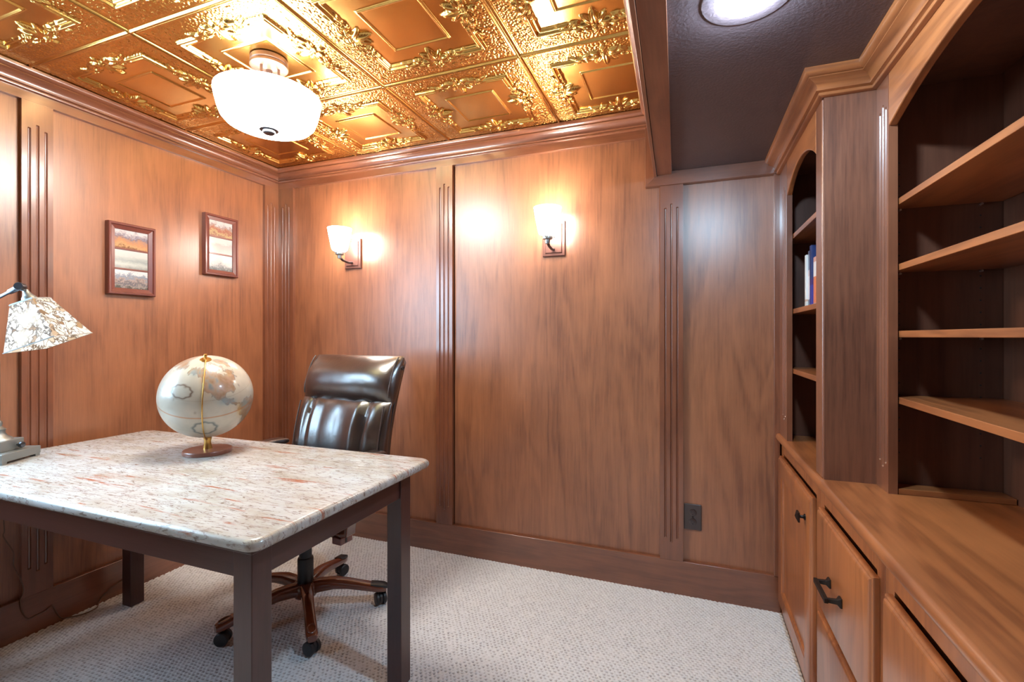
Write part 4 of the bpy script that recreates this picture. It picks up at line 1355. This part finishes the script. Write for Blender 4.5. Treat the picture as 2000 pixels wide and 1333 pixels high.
# ------------------------------------------------------------------ desk lamp
def shade_mat():
    m, nt, N, L, P = newmat('lit_mosaic_glass')
    tc = N.new('ShaderNodeTexCoord')
    n0 = node(N, 'ShaderNodeTexNoise', Scale=26.0, Detail=4.0)
    L.new(tc.outputs['Object'], n0.inputs['Vector'])
    mx = node(N, 'ShaderNodeMix', data_type='RGBA', Factor=0.10)
    L.new(tc.outputs['Object'], mx.inputs['A']); L.new(n0.outputs['Color'], mx.inputs['B'])
    v = node(N, 'ShaderNodeTexVoronoi', Scale=34.0, feature='DISTANCE_TO_EDGE')
    L.new(mx.outputs['Result'], v.inputs['Vector'])
    vc = node(N, 'ShaderNodeTexVoronoi', Scale=34.0)
    L.new(mx.outputs['Result'], vc.inputs['Vector'])
    n2 = node(N, 'ShaderNodeTexNoise', Scale=11.0, Detail=3.0)
    L.new(tc.outputs['Object'], n2.inputs['Vector'])
    sp = N.new('ShaderNodeSeparateColor'); L.new(vc.outputs['Color'], sp.inputs[0])
    cell = ramp(N, [(0.0, (1.0, 0.98, 0.92)), (0.62, (1.0, 0.92, 0.76)), (0.84, (0.42, 0.22, 0.07)), (1.0, (0.20, 0.10, 0.04))])
    L.new(sp.outputs[0], cell.inputs['Fac'])
    edge = ramp(N, [(0.0, (1, 1, 1)), (0.055, (0.8, 0.8, 0.8)), (0.10, (0, 0, 0))])
    L.new(v.outputs['Distance'], edge.inputs['Fac'])
    gate = ramp(N, [(0.34, (0.2, 0.2, 0.2)), (0.5, (1, 1, 1))])
    L.new(n2.outputs['Fac'], gate.inputs['Fac'])
    em = node(N, 'ShaderNodeMath', operation='MULTIPLY'); L.new(edge.outputs['Color'], em.inputs[0]); L.new(gate.outputs['Color'], em.inputs[1])
    m2 = node(N, 'ShaderNodeMix', data_type='RGBA')
    L.new(em.outputs[0], m2.inputs['Factor']); L.new(cell.outputs['Color'], m2.inputs['A']); m2.inputs['B'].default_value = (0.055, 0.025, 0.012, 1)
    P.inputs['Base Color'].default_value = (0.08, 0.06, 0.045, 1)
    L.new(m2.outputs['Result'], P.inputs['Emission Color'])
    P.inputs['Emission Strength'].default_value = 0.62
    P.inputs['Specular IOR Level'].default_value = 0.2
    P.inputs['Roughness'].default_value = 0.6
    return m


M_shade = shade_mat()
lb = Vector((-2.292, 0.928, 0.76))
lrz = math.atan2(0.136, -0.071) - PI / 2
lp = thing('desk_lamp', tuple(lb), 'lit desk lamp with a mosaic glass pyramid shade at the left edge', 'desk lamp')
ML = Matrix.Translation(lb) @ Matrix.Rotation(lrz, 4, 'Z')


def lbuild(b, name, mat, parent=lp, **kw):
    return b.xform(ML).build(name, mat, parent, **kw)


hs = 0.077
lbuild(MB().hexa([(-hs, -hs, 0.008), (hs, -hs, 0.008), (hs, hs, 0.008), (-hs, hs, 0.008)], [(-hs, -hs, 0.036), (hs, -hs, 0.036), (hs, hs, 0.036), (-hs, hs, 0.036)]), 'base_plinth', M_pewter, bevel=0.002)
for sx in (-1, 1):
    for sy in (-1, 1):
        lbuild(MB().box(sx * (hs - 0.012) - 0.009, sx * (hs - 0.012) + 0.011, sy * (hs - 0.012) - 0.009, sy * (hs - 0.012) + 0.009, 0.0, 0.009), 'foot', M_pewter, bevel=0.001)
h2 = 0.046
lbuild(MB().box(-h2, h2, -h2, h2, 0.036, 0.074), 'base_block', M_pewter, bevel=0.002)
lbuild(MB().lathe([(0.003, 0.0), (0.004, 0.006), (0.0095, 0.009), (0.0115, 0.014), (0.0095, 0.020), (0.0, 0.022)], (h2, 0.018, 0.052), (1, 0, 0), 20), 'switch_knob', M_gun, smooth=40, recalc=True)
lbuild(MB().lathe([(0.040, 0.074), (0.036, 0.080), (0.024, 0.088), (0.019, 0.098), (0.019, 0.108), (0.022, 0.111), (0.016, 0.115), (0.010, 0.122), (0.012, 0.130), (0.011, 0.138), (0.006, 0.144), (0.006, 0.152)], n=28), 'post_socket', M_pewter, smooth=35, recalc=True)
joint = Vector((-2.150, 0.927, 1.372))
top = Vector((-2.300, 0.905, 1.318))
MB().tube([lb + Vector((0, 0, 0.15)), lb + Vector((0, 0, 0.35)), top - Vector((0, 0, 0.05)), top], 0.006, 12).build('post', M_gun, lp, smooth=60)
MB().tube([top, top + (joint - top) * 0.5, joint], 0.0058, 12).build('arm', M_gun, lp, smooth=60)
b = MB().lathe([(0.0125, -0.012), (0.014, -0.009), (0.014, 0.009), (0.0125, 0.012)], joint, (0.6, -0.8, 0.1), 20)
b.lathe([(0.009, -0.05), (0.0095, -0.022), (0.008, -0.012)], joint, (joint - top).normalized(), 14)
b.build('joint', M_gun, lp, smooth=35, recalc=True)
SCL = 0.905
RIM = [Vector(p) for p in [(-2.396, 0.985, 1.137), (-2.237, 1.060, 1.202), (-2.322, 1.226, 1.216), (-2.480, 1.151, 1.152)]]
TOPQ = [Vector(p) for p in [(-2.422, 1.013, 1.318), (-2.350, 1.047, 1.347), (-2.388, 1.122, 1.354), (-2.461, 1.088, 1.325)]]
C0 = Vector((0, 0, 1.2))
RIM = [C0 + (p - C0) * SCL for p in RIM]; TOPQ = [C0 + (p - C0) * SCL for p in TOPQ]
cen = sum(RIM + TOPQ, Vector()) / 8
tc_ = sum(TOPQ, Vector()) / 4; rc_ = sum(RIM, Vector()) / 4
axs = (rc_ - tc_).normalized()
for i in range(4):
    j = (i + 1) % 4
    a, b_, c, d = RIM[i], RIM[j], TOPQ[j], TOPQ[i]
    nn_ = (b_ - a).cross(d - a).normalized()
    if nn_.dot((a + c) / 2 - cen) < 0: nn_ = -nn_
    MB().hexa([a - nn_ * 0.003, b_ - nn_ * 0.003, c - nn_ * 0.003, d - nn_ * 0.003], [a, b_, c, d]).build('glass_panel', M_shade, lp, recalc=True)
for Q_ in (RIM, TOPQ):
    rq = sum(Q_, Vector()) / 4
    MB().rings([[p + (p - rq).normalized() * a1 + axs * a2 for p in Q_] for a1, a2 in ((0.002, -0.0015), (0.002, 0.0015), (-0.003, 0.0015), (-0.003, -0.0015), (0.002, -0.0015))], True, False).build('shade_rim', M_pewter, lp, recalc=True)
b = MB().hexa([p + axs * 0.001 for p in TOPQ], [p - axs * 0.004 for p in TOPQ])
b.build('shade_cap', M_pewter, lp, recalc=True)
MB().lathe([(0.022, 0.0), (0.020, 0.012), (0.014, 0.020), (0.010, 0.030), (0.008, 0.040)], tc_ - axs * 0.004, -axs, 20).build('shade_holder', M_pewter, lp, smooth=35, recalc=True)
hn = tc_ - axs * 0.04
MB().tube([hn, (hn + joint) / 2 + Vector((0, 0, 0.004)), joint], 0.005, 10).build('shade_neck', M_gun, lp, smooth=60)
MB().lathe([(0.001, 0.02), (0.013, 0.03), (0.016, 0.05), (0.020, 0.075), (0.016, 0.095), (0.001, 0.104)], tc_, axs, 20).build('bulb', emit_mat('lit_bulb', (1, 0.93, 0.82), 30), lp, smooth=60, recalc=True)

# lamp cord down the left wall and along the floor
CORD = [(-2.4815, 1.021, 0.74), (-2.4815, 1.021, 0.507), (-2.4815, 1.023, 0.448), (-2.4815, 1.021, 0.423), (-2.4815, 1.048, 0.356), (-2.4815, 1.05, 0.302), (-2.4815, 1.065, 0.253), (-2.4815, 1.078, 0.205), (-2.4815, 1.077, 0.175), (-2.4815, 1.07, 0.155), (-2.4815, 1.074, 0.111), (-2.4815, 1.093, 0.07), (-2.4815, 1.118, 0.068), (-2.4815, 1.147, 0.071), (-2.4815, 1.169, 0.078), (-2.4815, 1.184, 0.044), (-2.4815, 1.198, 0.013), (-2.477, 1.221, 0.003), (-2.444, 1.262, 0.003), (-2.448, 1.309, 0.003), (-2.478, 1.335, 0.010), (-2.480, 1.352, 0.03), (-2.480, 1.39, 0.05), (-2.480, 1.43, 0.06), (-2.480, 1.47, 0.075)]
def smooth_path(P_, n=6):
    P_ = [Vector(p) for p in P_]
    o = []
    for i in range(len(P_) - 1):
        p0, p1, p2, p3 = P_[max(i - 1, 0)], P_[i], P_[i + 1], P_[min(i + 2, len(P_) - 1)]
        for k_ in range(n):
            t_ = k_ / n
            o.append(0.5 * ((2 * p1) + (p2 - p0) * t_ + (2 * p0 - 5 * p1 + 4 * p2 - p3) * t_ ** 2 + (3 * p1 - p0 - 3 * p2 + p3) * t_ ** 3))
    return o + [P_[-1]]


co = MB().tube(smooth_path(CORD), 0.0022, 7).build('lamp_cord', M_cord, None, smooth=60)
tag(co, 'thin brown lamp cord hanging down the left wall onto the carpet', 'cord')
